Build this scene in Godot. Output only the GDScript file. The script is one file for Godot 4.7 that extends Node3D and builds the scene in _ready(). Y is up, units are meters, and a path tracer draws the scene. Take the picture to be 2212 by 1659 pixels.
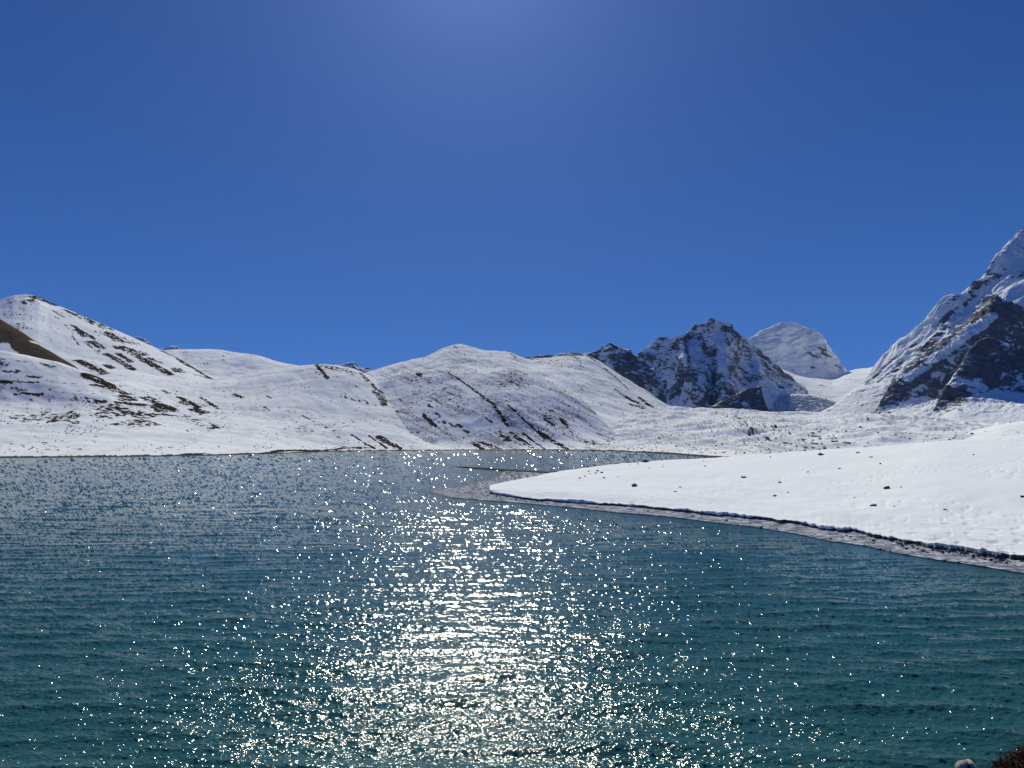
extends Node3D

# ---------------------------------------------------------------- numbers that describe the place
const EYE := 15.0                 # the camera stands this far above the lake
const PITCH := 4.18               # degrees upwards
const FOCAL := 1661.0             # focal length in units of the survey sketch (2212 wide)
const BEACH_EDGE := [925, 1062.8, -0.02, 976, 1074.7, -0.10, 1056, 1081.5, -0.10, 1145.6, 1088, -0.10, 1235, 1096.4, -0.10, 1324, 1106, -0.10, 1413.5, 1113.4, -0.10, 1473, 1119.3, -0.10, 1536, 1127.5, -0.10, 1628, 1138, -0.10, 1719.5, 1152.6, -0.10, 1790, 1168, -0.10, 1872, 1179, -0.10, 1933, 1194, -0.10, 2025, 1209, -0.10, 2101, 1220, -0.10, 2212, 1238, -0.10, 2420, 1270, -0.10]
const SUN_AZ := -3.0              # degrees, left of straight ahead
const SUN_EL := 36.0

var soft := FastNoiseLite.new()   # smooth, 4 octaves
var fine := FastNoiseLite.new()   # smooth, 2 octaves
var one := FastNoiseLite.new()    # smooth, 1 octave
var ridge := FastNoiseLite.new()  # ridged, 4 octaves
var cell := FastNoiseLite.new()
var rng := RandomNumberGenerator.new()
var cp := cos(deg_to_rad(PITCH))
var sp := sin(deg_to_rad(PITCH))
var land_material: StandardMaterial3D
var stone_meshes: Array[ArrayMesh] = []
var capped_meshes: Array[ArrayMesh] = []
var used := {}


func _ready() -> void:
	# ---- camera
	var cam := Camera3D.new()
	cam.name = "camera"
	cam.fov = 2.0 * rad_to_deg(atan(829.5 / FOCAL))
	cam.near = 0.1
	cam.far = 40000.0
	cam.position = Vector3(0, EYE, 0)
	cam.rotation_degrees.x = PITCH
	add_child(cam)
	cam.current = true
	# ---- sky
	var env := Environment.new()
	env.background_mode = Environment.BG_SKY
	env.sky = Sky.new()
	env.sky.sky_material = make_sky()
	env.tonemap_mode = Environment.TONE_MAPPER_LINEAR
	env.tonemap_exposure = 1.0
	env.sdfgi_enabled = true
	env.ssao_enabled = true
	env.ssil_enabled = true
	env.fog_enabled = true
	env.fog_mode = Environment.FOG_MODE_EXPONENTIAL
	env.fog_density = 0.000009
	env.fog_light_color = Color(0.62, 0.78, 1.0)
	var we := WorldEnvironment.new()
	we.name = "world_environment"
	we.environment = env
	add_child(we)
	# ---- sun
	var sun := DirectionalLight3D.new()
	sun.name = "sun"
	sun.light_energy = 1.42
	sun.light_color = Color(1.0, 0.98, 0.90)
	sun.light_angular_distance = 0.53
	sun.shadow_enabled = true
	sun.rotation_degrees = Vector3(-SUN_EL, 180.0 - SUN_AZ, 0)
	add_child(sun)

	set_noises()
	land_material = StandardMaterial3D.new()
	land_material.resource_name = "snow_and_rock"
	land_material.vertex_color_use_as_albedo = true
	land_material.vertex_color_is_srgb = true
	land_material.roughness = 0.9
	land_material.specular_mode = BaseMaterial3D.SPECULAR_DISABLED

	make_stone_meshes()
	build_lake()
	build_ground_sheet()
	build_hills()
	build_mountains()
	build_peninsula()
	build_near_bank()


func set_noises() -> void:
	rng.seed = 20211
	for n in [soft, fine, one, ridge, cell]:
		n.frequency = 1.0
		n.noise_type = FastNoiseLite.TYPE_SIMPLEX_SMOOTH
	soft.seed = 11
	soft.fractal_type = FastNoiseLite.FRACTAL_FBM
	soft.fractal_octaves = 4
	fine.seed = 23
	fine.fractal_type = FastNoiseLite.FRACTAL_FBM
	fine.fractal_octaves = 2
	one.seed = 37
	one.fractal_type = FastNoiseLite.FRACTAL_NONE
	ridge.seed = 41
	ridge.fractal_type = FastNoiseLite.FRACTAL_RIDGED
	ridge.fractal_octaves = 4
	ridge.fractal_gain = 0.55
	cell.seed = 53
	cell.noise_type = FastNoiseLite.TYPE_CELLULAR
	cell.fractal_type = FastNoiseLite.FRACTAL_NONE
	cell.cellular_return_type = FastNoiseLite.RETURN_DISTANCE


func make_sky() -> PanoramaSkyMaterial:
	# thin high-altitude air: pale blue low down, deep blue above, brighter towards the sun
	var w := 512
	var h := 256
	var im := Image.create(w, h, false, Image.FORMAT_RGBF)
	var sd := sun_direction()
	for y in h:
		var el := (0.5 - (y + 0.5) / h) * PI
		for x in w:
			var az := (x + 0.5) / w * TAU
			var d := Vector3(sin(az) * cos(el), sin(el), -cos(az) * cos(el))
			var g := acos(clampf(d.dot(sd), -1.0, 1.0))
			var up := maxf(el, 0.0)
			var a := exp(-up / 0.26)
			var c := Vector3(0.003, 0.033, 0.180) * (1.0 - a) + Vector3(0.062, 0.222, 0.690) * a
			var glow := exp(-g / 0.15)
			var wide := exp(-g / 0.37)
			c += Vector3(0.070, 0.105, 0.20) * wide * 0.55 + Vector3(0.23, 0.31, 0.60) * glow * 0.50
			if el < 0.0:
				c = Vector3(0.30, 0.36, 0.48)
			im.set_pixel(x, y, Color(c.x, c.y, c.z))
	var m := PanoramaSkyMaterial.new()
	m.panorama = ImageTexture.create_from_image(im)
	return m


func sun_direction() -> Vector3:
	var a := deg_to_rad(SUN_AZ)
	var e := deg_to_rad(SUN_EL)
	return Vector3(sin(a) * cos(e), sin(e), -cos(a) * cos(e))


# ---------------------------------------------------------------- small helpers
func numbered(called: String) -> String:
	if not used.has(called):
		used[called] = 0
		return called
	used[called] += 1
	return "%s_%03d" % [called, used[called]]


func tag(o: Node3D, label: String, category: String = "", group: String = "", kind: String = "") -> void:
	if label:
		o.set_meta("label", label)
	if category:
		o.set_meta("category", category)
	if group:
		o.set_meta("group", group)
	if kind:
		o.set_meta("kind", kind)


func put(called: String, mesh: Mesh, mat: Material, parent: Node3D = self) -> MeshInstance3D:
	var o := MeshInstance3D.new()
	o.name = numbered(called) if parent == self else called
	o.mesh = mesh
	if mat:
		o.material_override = mat
	parent.add_child(o, true)
	return o


func lin(r: float, g: float, b: float) -> Color:
	return Color(r, g, b).linear_to_srgb()


func step01(a: float, b: float, x: float) -> float:
	var t := clampf((x - a) / (b - a), 0.0, 1.0)
	return t * t * (3.0 - 2.0 * t)


# slope to the side and slope upwards of the sight line through a point of the survey sketch
func sight(x: float, y: float) -> Vector2:
	var cx := (x - 1106.0) / FOCAL
	var cy := (829.5 - y) / FOCAL
	var f := cp - cy * sp
	return Vector2(cx / f, (cy * cp + sp) / f)


# a surveyed point: bearing, elevation and its distance straight ahead; a value below 3 stands for a depth under the lake level (negative: above it)
func spot(x: float, y: float, r: float) -> Vector3:
	var q := sight(x, y)
	if r < 3.0:
		r = (EYE + r) / maxf(-q.y, 0.001)
	return Vector3(q.x * r, EYE + q.y * r, -r)


func curve_of(flat: Array) -> Array:
	# -> [s values, r values, heights]
	var ss := PackedFloat32Array()
	var rr := PackedFloat32Array()
	var hh := PackedFloat32Array()
	for i in range(0, flat.size(), 3):
		var p := spot(flat[i], flat[i + 1], flat[i + 2])
		ss.append(p.x / -p.z)
		rr.append(-p.z)
		hh.append(p.y)
	return [ss, rr, hh]


func on_curve(c: Array, s: float) -> Vector2:
	var ss: PackedFloat32Array = c[0]
	var rr: PackedFloat32Array = c[1]
	var hh: PackedFloat32Array = c[2]
	var n := ss.size()
	if s <= ss[0]:
		return Vector2(rr[0], hh[0])
	if s >= ss[n - 1]:
		return Vector2(rr[n - 1], hh[n - 1])
	var i := 1
	while ss[i] < s:
		i += 1
	var t := (s - ss[i - 1]) / maxf(ss[i] - ss[i - 1], 1e-6)
	# straight in slopes, so that a line between two surveyed points stays a line
	var r := lerpf(rr[i - 1], rr[i], t)
	return Vector2(r, EYE + r * lerpf((hh[i - 1] - EYE) / rr[i - 1], (hh[i] - EYE) / rr[i], t))


func on_curve_soft(c: Array, s: float, d: float) -> Vector2:
	if d <= 0.0:
		return on_curve(c, s)
	return (on_curve(c, s - d) + on_curve(c, s - d * 0.5) * 2.0 + on_curve(c, s) * 3.0 + on_curve(c, s + d * 0.5) * 2.0 + on_curve(c, s + d)) / 9.0


# ---------------------------------------------------------------- land as lofts between surveyed lines (shore, benches, crest, far side)
func loft(o: Dictionary) -> Dictionary:
	var lines := []
	for f in o.lines:
		lines.append(curve_of(f))
	var cols: int = o.cols
	var rows: Array = o.rows
	var s0 := sight(o.x0, 900).x
	var s1 := sight(o.x1, 900).x
	var total := 1
	for k in rows:
		total += k
	var smooth: float = o.get("smooth", 0.0) / FOCAL
	var rough_lines: int = o.get("rough_lines", 0)
	var tension: float = o.get("tension", 0.5)
	var P := PackedVector3Array()
	P.resize(cols * total)
	var nl := lines.size()
	var fade: bool = o.get("shore", false)
	for j in cols:
		var s := lerpf(s0, s1, float(j) / (cols - 1))
		var k := PackedVector2Array()
		for a in nl:
			k.append(on_curve_soft(lines[a], s, 0.0 if a < rough_lines else smooth * (4.0 if a < nl - 2 and o.style == "snow" and smooth < 0.008 else 1.0)))
		var row := 0
		for a in nl - 1:
			var p1 := k[a]
			var p2 := k[a + 1]
			var m1 := (p2 - k[maxi(a - 1, 0)]) * tension
			var m2 := (k[mini(a + 2, nl - 1)] - p1) * tension
			var lim := (p2 - p1).length() * 0.9
			m1 = m1.limit_length(lim)
			m2 = m2.limit_length(lim)
			var steps: int = rows[a]
			for q in steps + (1 if a == nl - 2 else 0):
				var t := float(q) / steps
				var t2 := t * t
				var t3 := t2 * t
				var v := p1 * (2 * t3 - 3 * t2 + 1) + m1 * (t3 - 2 * t2 + t) + p2 * (-2 * t3 + 3 * t2) + m2 * (t3 - t2)
				P[row * cols + j] = Vector3(s * v.x, v.y, -v.x)
				row += 1
	var grid := {"P": P, "cols": cols, "rows": total}
	var blobs := []
	for b in o.get("bare", []):
		blobs.append(blob_on(grid, b, o.style == "snow"))
	var N := grid_normals(P, cols, total)
	var style: String = o.style
	var D := PackedVector3Array()
	D.resize(P.size())
	var crest_row: int = total - 1 - rows[rows.size() - 1]
	var keep: bool = style != "drift" and style != "mud"
	var H := PackedFloat32Array()
	H.resize(P.size())
	for i in P.size():
		var p := P[i]
		var n := N[i]
		var d := relief(style, p, n, o)
		d *= 0.12 + 0.88 * step01(0.0, 14.0, absf(float(i / cols) - crest_row)) if keep else 1.0
		if style == "rock":
			d *= 0.12 + 0.88 * step01(0.0, rows[0] * 1.2, float(i / cols))
		if fade:
			d *= 0.04 + 0.96 * step01(0.0, 14.0, p.y)
		D[i] = p + n * d
		H[i] = d
	N = grid_normals(D, cols, total)
	var C := PackedColorArray()
	C.resize(P.size())
	for i in P.size():
		C[i] = tint(style, D[i], N[i], H[i], blobs, o)
	grid.P = D
	grid.N = N
	var I := PackedInt32Array()
	I.resize((cols - 1) * (total - 1) * 6)
	var w := 0
	for r in total - 1:
		for c in cols - 1:
			var a := r * cols + c
			I[w] = a
			I[w + 1] = a + cols
			I[w + 2] = a + 1
			I[w + 3] = a + 1
			I[w + 4] = a + cols
			I[w + 5] = a + cols + 1
			w += 6
	var arr := []
	arr.resize(Mesh.ARRAY_MAX)
	arr[Mesh.ARRAY_VERTEX] = D
	arr[Mesh.ARRAY_NORMAL] = N
	arr[Mesh.ARRAY_COLOR] = C
	arr[Mesh.ARRAY_INDEX] = I
	var mesh := ArrayMesh.new()
	mesh.add_surface_from_arrays(Mesh.PRIMITIVE_TRIANGLES, arr)
	var node := put(o.called, mesh, o.get("material", land_material))
	tag(node, o.label, o.category, "", "structure")
	grid.node = node
	return grid


func grid_normals(P: PackedVector3Array, cols: int, rows: int) -> PackedVector3Array:
	var N := PackedVector3Array()
	N.resize(P.size())
	for r in rows:
		var ra := maxi(r - 1, 0) * cols
		var rb := mini(r + 1, rows - 1) * cols
		var r0 := r * cols
		for c in cols:
			var u := P[r0 + mini(c + 1, cols - 1)] - P[r0 + maxi(c - 1, 0)]
			var v := P[rb + c] - P[ra + c]
			var n := u.cross(v)
			N[r0 + c] = n.normalized() if n.length_squared() > 1e-12 else Vector3.UP
	return N


# where a sight line first meets a loft
func meet(grid: Dictionary, x: float, y: float) -> Vector3:
	var q := sight(x, y)
	var P: PackedVector3Array = grid.P
	var cols: int = grid.cols
	var sa := P[0].x / -P[0].z
	var sb := P[cols - 1].x / -P[cols - 1].z
	var c := clampi(int(round((q.x - sa) / (sb - sa) * (cols - 1))), 0, cols - 1)
	var best := P[c]
	var gap := 1e9
	for r in grid.rows:
		var p: Vector3 = P[r * cols + c]
		var e := (p.y - EYE) / -p.z
		if e >= q.y:
			return p
		if q.y - e < gap:
			gap = q.y - e
			best = p
	return best


# a bare patch: [x1, y1, x2, y2, width, strength] from the sketch -> its two ends on the land, half its width in metres
# (depth counts for less than height and side, as patches lie long on flat ground) and its strength
func blob_on(grid: Dictionary, b: Array, thin: bool) -> Array:
	var p := meet(grid, b[0], b[1])
	var q := meet(grid, b[2], b[3])
	var k := -(p.z + q.z) * 0.5 / FOCAL
	p.z *= 0.12
	q.z *= 0.12
	var half: float = maxf(b[4] * 0.66 * k, 0.6)
	var d := q - p
	var weight: float = b[5] - (0.2 * clampf((b[4] - 5.0) / 12.0, 0.0, 1.0) if thin else 0.0)
	var reach := Vector3(half, half, half * 1.6)
	return [p, d, 1.0 / maxf(d.length_squared(), 1e-4), half, weight, p.min(q) - reach, p.max(q) + reach]


func blob_weight(p: Vector3, blobs: Array) -> float:
	var w := 0.0
	var cut := 0.0
	p.z *= 0.12
	for b in blobs:
		var lo: Vector3 = b[5]
		var hi: Vector3 = b[6]
		if p.x < lo.x or p.x > hi.x or p.y < lo.y or p.y > hi.y or p.z < lo.z or p.z > hi.z:
			continue
		var a: Vector3 = b[0]
		var d: Vector3 = b[1]
		var t := clampf((p - a).dot(d) * b[2], 0.0, 1.0)
		var g: float = (1.0 - (p - a - d * t).length_squared() / (b[3] * b[3])) * 1.3
		var strong: float = b[4]
		if g > 0.0 and strong > 0.0:
			w = maxf(w, minf(g, 1.0) * strong)
		elif g > 0.0:
			cut = minf(cut, minf(g, 1.0) * strong)
	return w + cut


func relief(style: String, p: Vector3, n: Vector3, o: Dictionary) -> float:
	var k: float = o.get("amp", 1.0)
	match style:
		"snow":
			var across := p.x * 0.5 + p.y * 0.87
			var along := p.x * 0.87 - p.y * 0.5
			var g: float = o.get("grain", 1.0)
			return k * (soft.get_noise_2d(p.x / 190.0, p.z / 190.0) * 5.5 + fine.get_noise_2d(across / (24.0 * g), along / (170.0 * g)) * 0.75 * g + one.get_noise_2d(across / (8.0 * g), along / (60.0 * g)) * 0.12 * g + fine.get_noise_2d(p.x / (15.0 * g), p.z / (30.0 * g)) * 0.14 * g)
		"rock":
			var L: float = o.get("size", 150.0)
			var warp := one.get_noise_3d(p.x / L, p.y / L, p.z / L) * 0.45
			var big := ridge.get_noise_3d(p.x / L + warp, p.y / (L * 3.0) + warp, p.z / L) * 27.0
			var mid := ridge.get_noise_3d(p.x / (L * 0.33) + 5.0, p.y / (L * 0.8), p.z / (L * 0.33)) * 6.5
			var ledge := fine.get_noise_3d(p.x / (L * 0.5) - p.y / (L * 0.9), p.y / (L * 0.09) + p.x / (L * 0.35), p.z / (L * 0.5)) * 3.2
			return k * (big + (mid + ledge) * o.get("rough", 1.0))
		"ice":
			return k * (soft.get_noise_3d(p.x / 190.0, p.y / 90.0, p.z / 150.0) * 26.0 + ridge.get_noise_3d(p.x / 160.0 + p.y / 150.0, p.y / 55.0 - p.x / 500.0, p.z / 150.0) * 9.0)
		"serac":
			return k * (ridge.get_noise_3d(p.x / 90.0, p.y / 22.0, p.z / 50.0) * 13.0 + soft.get_noise_3d(p.x / 22.0, p.y / 9.0, p.z / 22.0) * 5.0)
		"moraine":
			return k * (ridge.get_noise_2d(p.x / 400.0 + p.z / 600.0, p.z / 210.0 - p.x / 900.0) * 13.0 + soft.get_noise_2d(p.x / 260.0, p.z / 190.0) * 15.0 + fine.get_noise_2d(p.x / 14.0, p.z / 12.0) * 0.5)
		"drift":
			var b := one.get_noise_2d(p.x / 1.9, p.z / 3.4)
			var low := step01(7.5, 3.0, p.y)
			return k * (soft.get_noise_2d(p.x / 30.0, p.z / 60.0) * 0.55 + fine.get_noise_2d(p.x / 5.0, p.z / 9.0) * 0.07 * (0.5 + low) - maxf(b - 0.30, 0.0) * 0.36 * step01(0.0, 0.45, soft.get_noise_2d(p.x / 40.0 + 9.0, p.z / 40.0) + low * 0.12))
		"mud":
			return k * (fine.get_noise_2d(p.x / 3.0, p.z / 5.0) * 0.11 + one.get_noise_2d(p.x / 0.7, p.z / 1.2) * 0.02)
	return 0.0


func tint(style: String, p: Vector3, n: Vector3, d: float, blobs: Array, o: Dictionary) -> Color:
	var snow := Vector3(0.82, 0.85, 0.865)
	match style:
		"snow", "moraine":
			var bare := 0.0
			var w := blob_weight(p, blobs)
			var g: float = o.get("grain", 1.0)
			var across := (p.x * 0.42 + p.y * 0.9) / (4.2 * g)
			var along := (p.x * 0.9 - p.y * 0.42) / (17.0 * g)
			var speck := fine.get_noise_3d(across, along, p.z / (16.0 * g))
			var tuft := one.get_noise_3d(p.x / (4.0 * g), p.y / (2.2 * g), p.z / (9.0 * g))
			var region := soft.get_noise_2d(p.x / 150.0 + 3.0, p.y / 55.0)
			bare = step01(0.66, 0.80, w + (speck * 0.95 + tuft * 0.35) * (1.0 - 0.25 * clampf(w, 0.0, 1.0)) + maxf(region, 0.0) * 0.3 * o.get("speckle", 1.0))
			if o.get("shore", false) and p.y < 1.1 + fine.get_noise_1d(p.x / 9.0) * 0.7:
				bare = maxf(bare, 0.95)
			var up: float = o.get("crag", 0.0)
			if up > 0.0:
				bare = maxf(bare, step01(0.05, 0.25, speck + 0.5 * tuft + 0.35 - (n.y - up) * 5.0))
			var stub: float = o.get("stubble", 0.0)
			if stub > 0.0:
				var st := fine.get_noise_2d(across * 0.55, along * 0.22) + 0.7 * tuft + 0.8 * region
				bare = maxf(bare, stub * step01(-0.1, 0.9, st))
			var earth := Vector3(0.026, 0.021, 0.017).lerp(Vector3(0.055, 0.043, 0.032), clampf(0.5 + speck, 0.0, 1.0))
			earth = o.get("earth", earth)
			var c := snow.lerp(earth, bare * o.get("bareness", 1.0))
			return lin(c.x, c.y, c.z)
		"brown":
			var f := soft.get_noise_3d(p.x / 30.0, p.y / 9.0, p.z / 30.0)
			var g := one.get_noise_3d(p.x / 5.0, p.y / 3.0, p.z / 5.0)
			var c := Vector3(0.105, 0.078, 0.056).lerp(Vector3(0.058, 0.046, 0.037), clampf(0.5 + f * 1.2 + g * 0.2, 0.0, 1.0))
			var w := blob_weight(p, blobs)
			c = c.lerp(snow, step01(0.45, 0.6, w + g * 0.3 + f * 0.2))
			return lin(c.x, c.y, c.z)
		"rock":
			var L: float = o.get("size", 150.0)
			var patch := soft.get_noise_3d(p.x / (L * 0.8) + 7.0, p.y / (L * 1.6), p.z / (L * 0.8))
			var beds := fine.get_noise_3d((p.x - p.y * 0.5) / (L * 0.36), (p.y + p.x * 0.3) / (L * 0.115), p.z / (L * 0.5))
			var grain := one.get_noise_3d(p.x / 9.0, p.y / 7.0, p.z / 9.0)
			var w := blob_weight(p, blobs)
			var cover: float = o.get("cover", 0.5)
			var k: float = o.get("amp", 1.0)
			var v := (n.y - cover) * 1.5 + patch * 1.35 + beds * 0.7 + grain * 0.16 - w - d / (k * 27.0) * 0.45
			var low: float = o.get("low_snow", 0.0)
			if low > 0.0:
				v += 1.0 * step01(low + 40.0, low - 25.0, p.y + patch * 60.0)
			var t := step01(-0.10, 0.12, v)
			var rock := Vector3(0.085, 0.090, 0.100).lerp(Vector3(0.175, 0.172, 0.172), clampf(0.5 + beds * 0.9 + grain * 0.4, 0.0, 1.0))
			var c := rock.lerp(snow, t)
			return lin(c.x, c.y, c.z)
		"ice":
			var bare := step01(0.5, 0.75, blob_weight(p, blobs) * 0.85 + soft.get_noise_3d(p.x / 60.0 + p.y / 40.0, p.y / 90.0, p.z / 60.0) * 1.1)
			var c := snow.lerp(Vector3(0.15, 0.145, 0.14), bare)
			return lin(c.x, c.y, c.z)
		"serac":
			var g := fine.get_noise_3d(p.x / 40.0, p.y / 9.0, p.z / 40.0)
			var c := Vector3(0.36, 0.42, 0.45).lerp(snow, step01(0.62, 0.97, n.y + g * 0.35))
			c = c.lerp(Vector3(0.25, 0.27, 0.28), step01(0.25, 0.5, g))
			return lin(c.x, c.y, c.z)
		"drift":
			return lin(snow.x, snow.y, snow.z)
		"mud":
			var g := fine.get_noise_2d(p.x / 4.0 + p.z / 30.0, p.z / 1.7)
			var t := one.get_noise_2d(p.x / 0.8, p.z / 1.4)
			var c := Vector3(0.15, 0.165, 0.20).lerp(Vector3(0.50, 0.53, 0.60), clampf(0.42 + g * 1.5, 0.0, 1.0))
			c = c.lerp(Vector3(0.09, 0.08, 0.075), step01(0.35, 0.7, t * 0.8 + g * 0.3 + o.get("dark", 0.0)))
			c = c.lerp(Vector3(0.16, 0.16, 0.17), step01(0.12, 0.0, p.y))
			return lin(c.x, c.y, c.z)
	return Color.WHITE


# sketch pieces drawn on enlarged sheets: [x1, y1, x2, y2, width, strength] in a sheet's own units
func sheet(list: Array, ox: float, oy: float, k: float) -> Array:
	var out := []
	for b in list:
		out.append([ox + b[0] * k, oy + b[1] * k, ox + b[2] * k, oy + b[3] * k, b[4] * k, b[5]])
	return out


# ---------------------------------------------------------------- water
func build_lake() -> void:
	var cols := 1000
	var es := PackedFloat32Array()
	for i in 14:
		es.append(lerpf(-0.75, -0.43, i / 14.0))
	for i in 331:
		es.append(lerpf(-0.43, -0.0125, i / 330.0))
	var rows := es.size()
	var P := PackedVector3Array()
	var N := PackedVector3Array()
	P.resize(cols * rows)
	N.resize(cols * rows)
	# [length across the crests, length along them, slope, turn]
	var waves := [[5.2, 26.0, 0.020, -0.08], [2.5, 12.0, 0.085, 0.06], [1.15, 4.0, 0.080, -0.2], [0.52, 0.85, 0.110, 0.28], [0.24, 0.27, 0.12, 0.1]]
	var lee := curve_of(BEACH_EDGE)
	for r in rows:
		var depth := -EYE / es[r]
		var pitch := depth * depth / (EYE * 770.0)
		for c in cols:
			var s := lerpf(-0.77, 0.77, float(c) / (cols - 1))
			var x := s * depth
			var z := -depth
			var gust := 0.85 + 0.45 * soft.get_noise_2d(x / 60.0, z / 90.0)
			var calm := 1.0
			if s > -0.12:
				calm = 0.3 + 0.7 * step01(1.5, 9.0, on_curve(lee, s).x - depth) if depth < on_curve(lee, s).x + 3.0 else 1.0
			var gx := 0.0
			var gz := 0.0
			var h := 0.0
			var steep := 1.0
			for k in 5:
				var wv: Array = waves[k]
				var ca := cos(wv[3])
				var sa := sin(wv[3])
				var a: float = (x * ca - z * sa) / wv[1]
				var b: float = (x * sa + z * ca) / wv[0]
				var off := k * 17.3
				var f := one.get_noise_2d(a + off, b)
				var fa := one.get_noise_2d(a + off + 0.06, b) - f
				var fb := one.get_noise_2d(a + off, b + 0.06) - f
				# height = wave length * slope * noise; crests are sharper than troughs
				var sharp := 1.0 + 0.8 * f
				if k == 2:
					# most ripples are low, a few stand steep
					var u := clampf(0.5 + 0.62 * one.get_noise_2d(x / 0.33 + 300.0, z / 0.42), 0.0, 1.0)
					steep = 0.42 + 3.0 * u * u * u * u * u
				var seen := (lerpf(0.5, 0.72, step01(45.0, 90.0, depth)) * (1.0 - 0.3 * step01(200.0, 500.0, depth)) if k > 2 else 0.7 if k == 2 else 0.22) * steep + (0.28 if k > 1 else 0.78) * step01(0.4, 1.6, wv[0] / pitch)
				sharp *= seen
				var ga: float = fa / 0.06 * sharp * wv[2] * wv[0] / wv[1] * 0.62
				var gb: float = fb / 0.06 * sharp * wv[2] * 0.62
				gx += ga * ca + gb * sa
				gz += -ga * sa + gb * ca
				if pitch < wv[0] * 0.4:
					h += f * (1.0 + 0.4 * f) * wv[2] * wv[0] * 0.62
			gx *= gust * calm * 1.45
			gz *= gust * calm * (1.08 + 0.42 * step01(300.0, 700.0, depth))
			P[r * cols + c] = Vector3(x, h * gust * calm, z)
			N[r * cols + c] = Vector3(-gx, 1.0, -gz).normalized()
	var bands := [0, 0, 0, 0, 0]
	for r in rows:
		var depth := -EYE / es[r]
		for q in 5:
			if depth < [46.0, 56.0, 68.0, 84.0, 1e9][q]:
				bands[q] = r
	var mesh := ArrayMesh.new()
	var start := 0
	for q in 5:
		var stop: int = bands[q] if q < 4 else rows - 1
		var I := PackedInt32Array()
		I.resize((cols - 1) * (stop - start) * 6)
		var w := 0
		for r in stop - start:
			for c in cols - 1:
				var a := r * cols + c
				I[w] = a
				I[w + 1] = a + cols
				I[w + 2] = a + 1
				I[w + 3] = a + 1
				I[w + 4] = a + cols
				I[w + 5] = a + cols + 1
				w += 6
		var arr := []
		arr.resize(Mesh.ARRAY_MAX)
		arr[Mesh.ARRAY_VERTEX] = P.slice(start * cols, (stop + 1) * cols)
		arr[Mesh.ARRAY_NORMAL] = N.slice(start * cols, (stop + 1) * cols)
		arr[Mesh.ARRAY_INDEX] = I
		mesh.add_surface_from_arrays(Mesh.PRIMITIVE_TRIANGLES, arr)
		start = stop
	var m := StandardMaterial3D.new()
	m.resource_name = "glacial_water"
	m.albedo_color = lin(0.019, 0.087, 0.089)
	m.roughness = 0.13
	m.metallic_specular = 0.22
	# ripples too small for the sheet itself
	var rip := FastNoiseLite.new()
	rip.seed = 77
	rip.noise_type = FastNoiseLite.TYPE_SIMPLEX_SMOOTH
	rip.frequency = 0.018
	rip.fractal_type = FastNoiseLite.FRACTAL_FBM
	rip.fractal_octaves = 4
	rip.fractal_gain = 0.62
	var im := rip.get_seamless_image(1024, 1024)
	im.convert(Image.FORMAT_L8)
	im.bump_map_to_normal_map(6.0)
	m.normal_enabled = true
	m.normal_texture = ImageTexture.create_from_image(im)
	m.normal_scale = 0.5
	m.uv1_triplanar = true
	m.uv1_world_triplanar = true
	m.uv1_triplanar_sharpness = 6.0
	m.uv1_scale = Vector3(1.0 / 23.0, 1.0 / 23.0, 1.0 / 13.0)
	var o := put("lake", mesh, null)
	for q in 5:
		var band: StandardMaterial3D = m.duplicate()
		band.normal_scale = [0.85, 0.65, 0.5, 0.42, 0.38][q]
		o.set_surface_override_material(q, band)
	tag(o, "rippled turquoise lake glittering in the sun", "lake", "", "structure")


func build_ground_sheet() -> void:
	var st := SurfaceTool.new()
	st.begin(Mesh.PRIMITIVE_TRIANGLES)
	var n := 48
	for i in n:
		var a := TAU * i / n
		var b := TAU * (i + 1) / n
		for v in [Vector3(0, 0, 0), Vector3(cos(b), 0, sin(b)) * 16000.0, Vector3(cos(a), 0, sin(a)) * 16000.0]:
			st.set_normal(Vector3.UP)
			st.add_vertex(v + Vector3(0, -6, 0))
	var m := StandardMaterial3D.new()
	m.resource_name = "valley_snow"
	m.albedo_color = lin(0.8, 0.81, 0.83)
	m.roughness = 0.9
	var o := put("valley_ground", st.commit(), m)
	tag(o, "snow covered valley floor below the lake and the hills", "ground", "", "structure")


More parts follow.
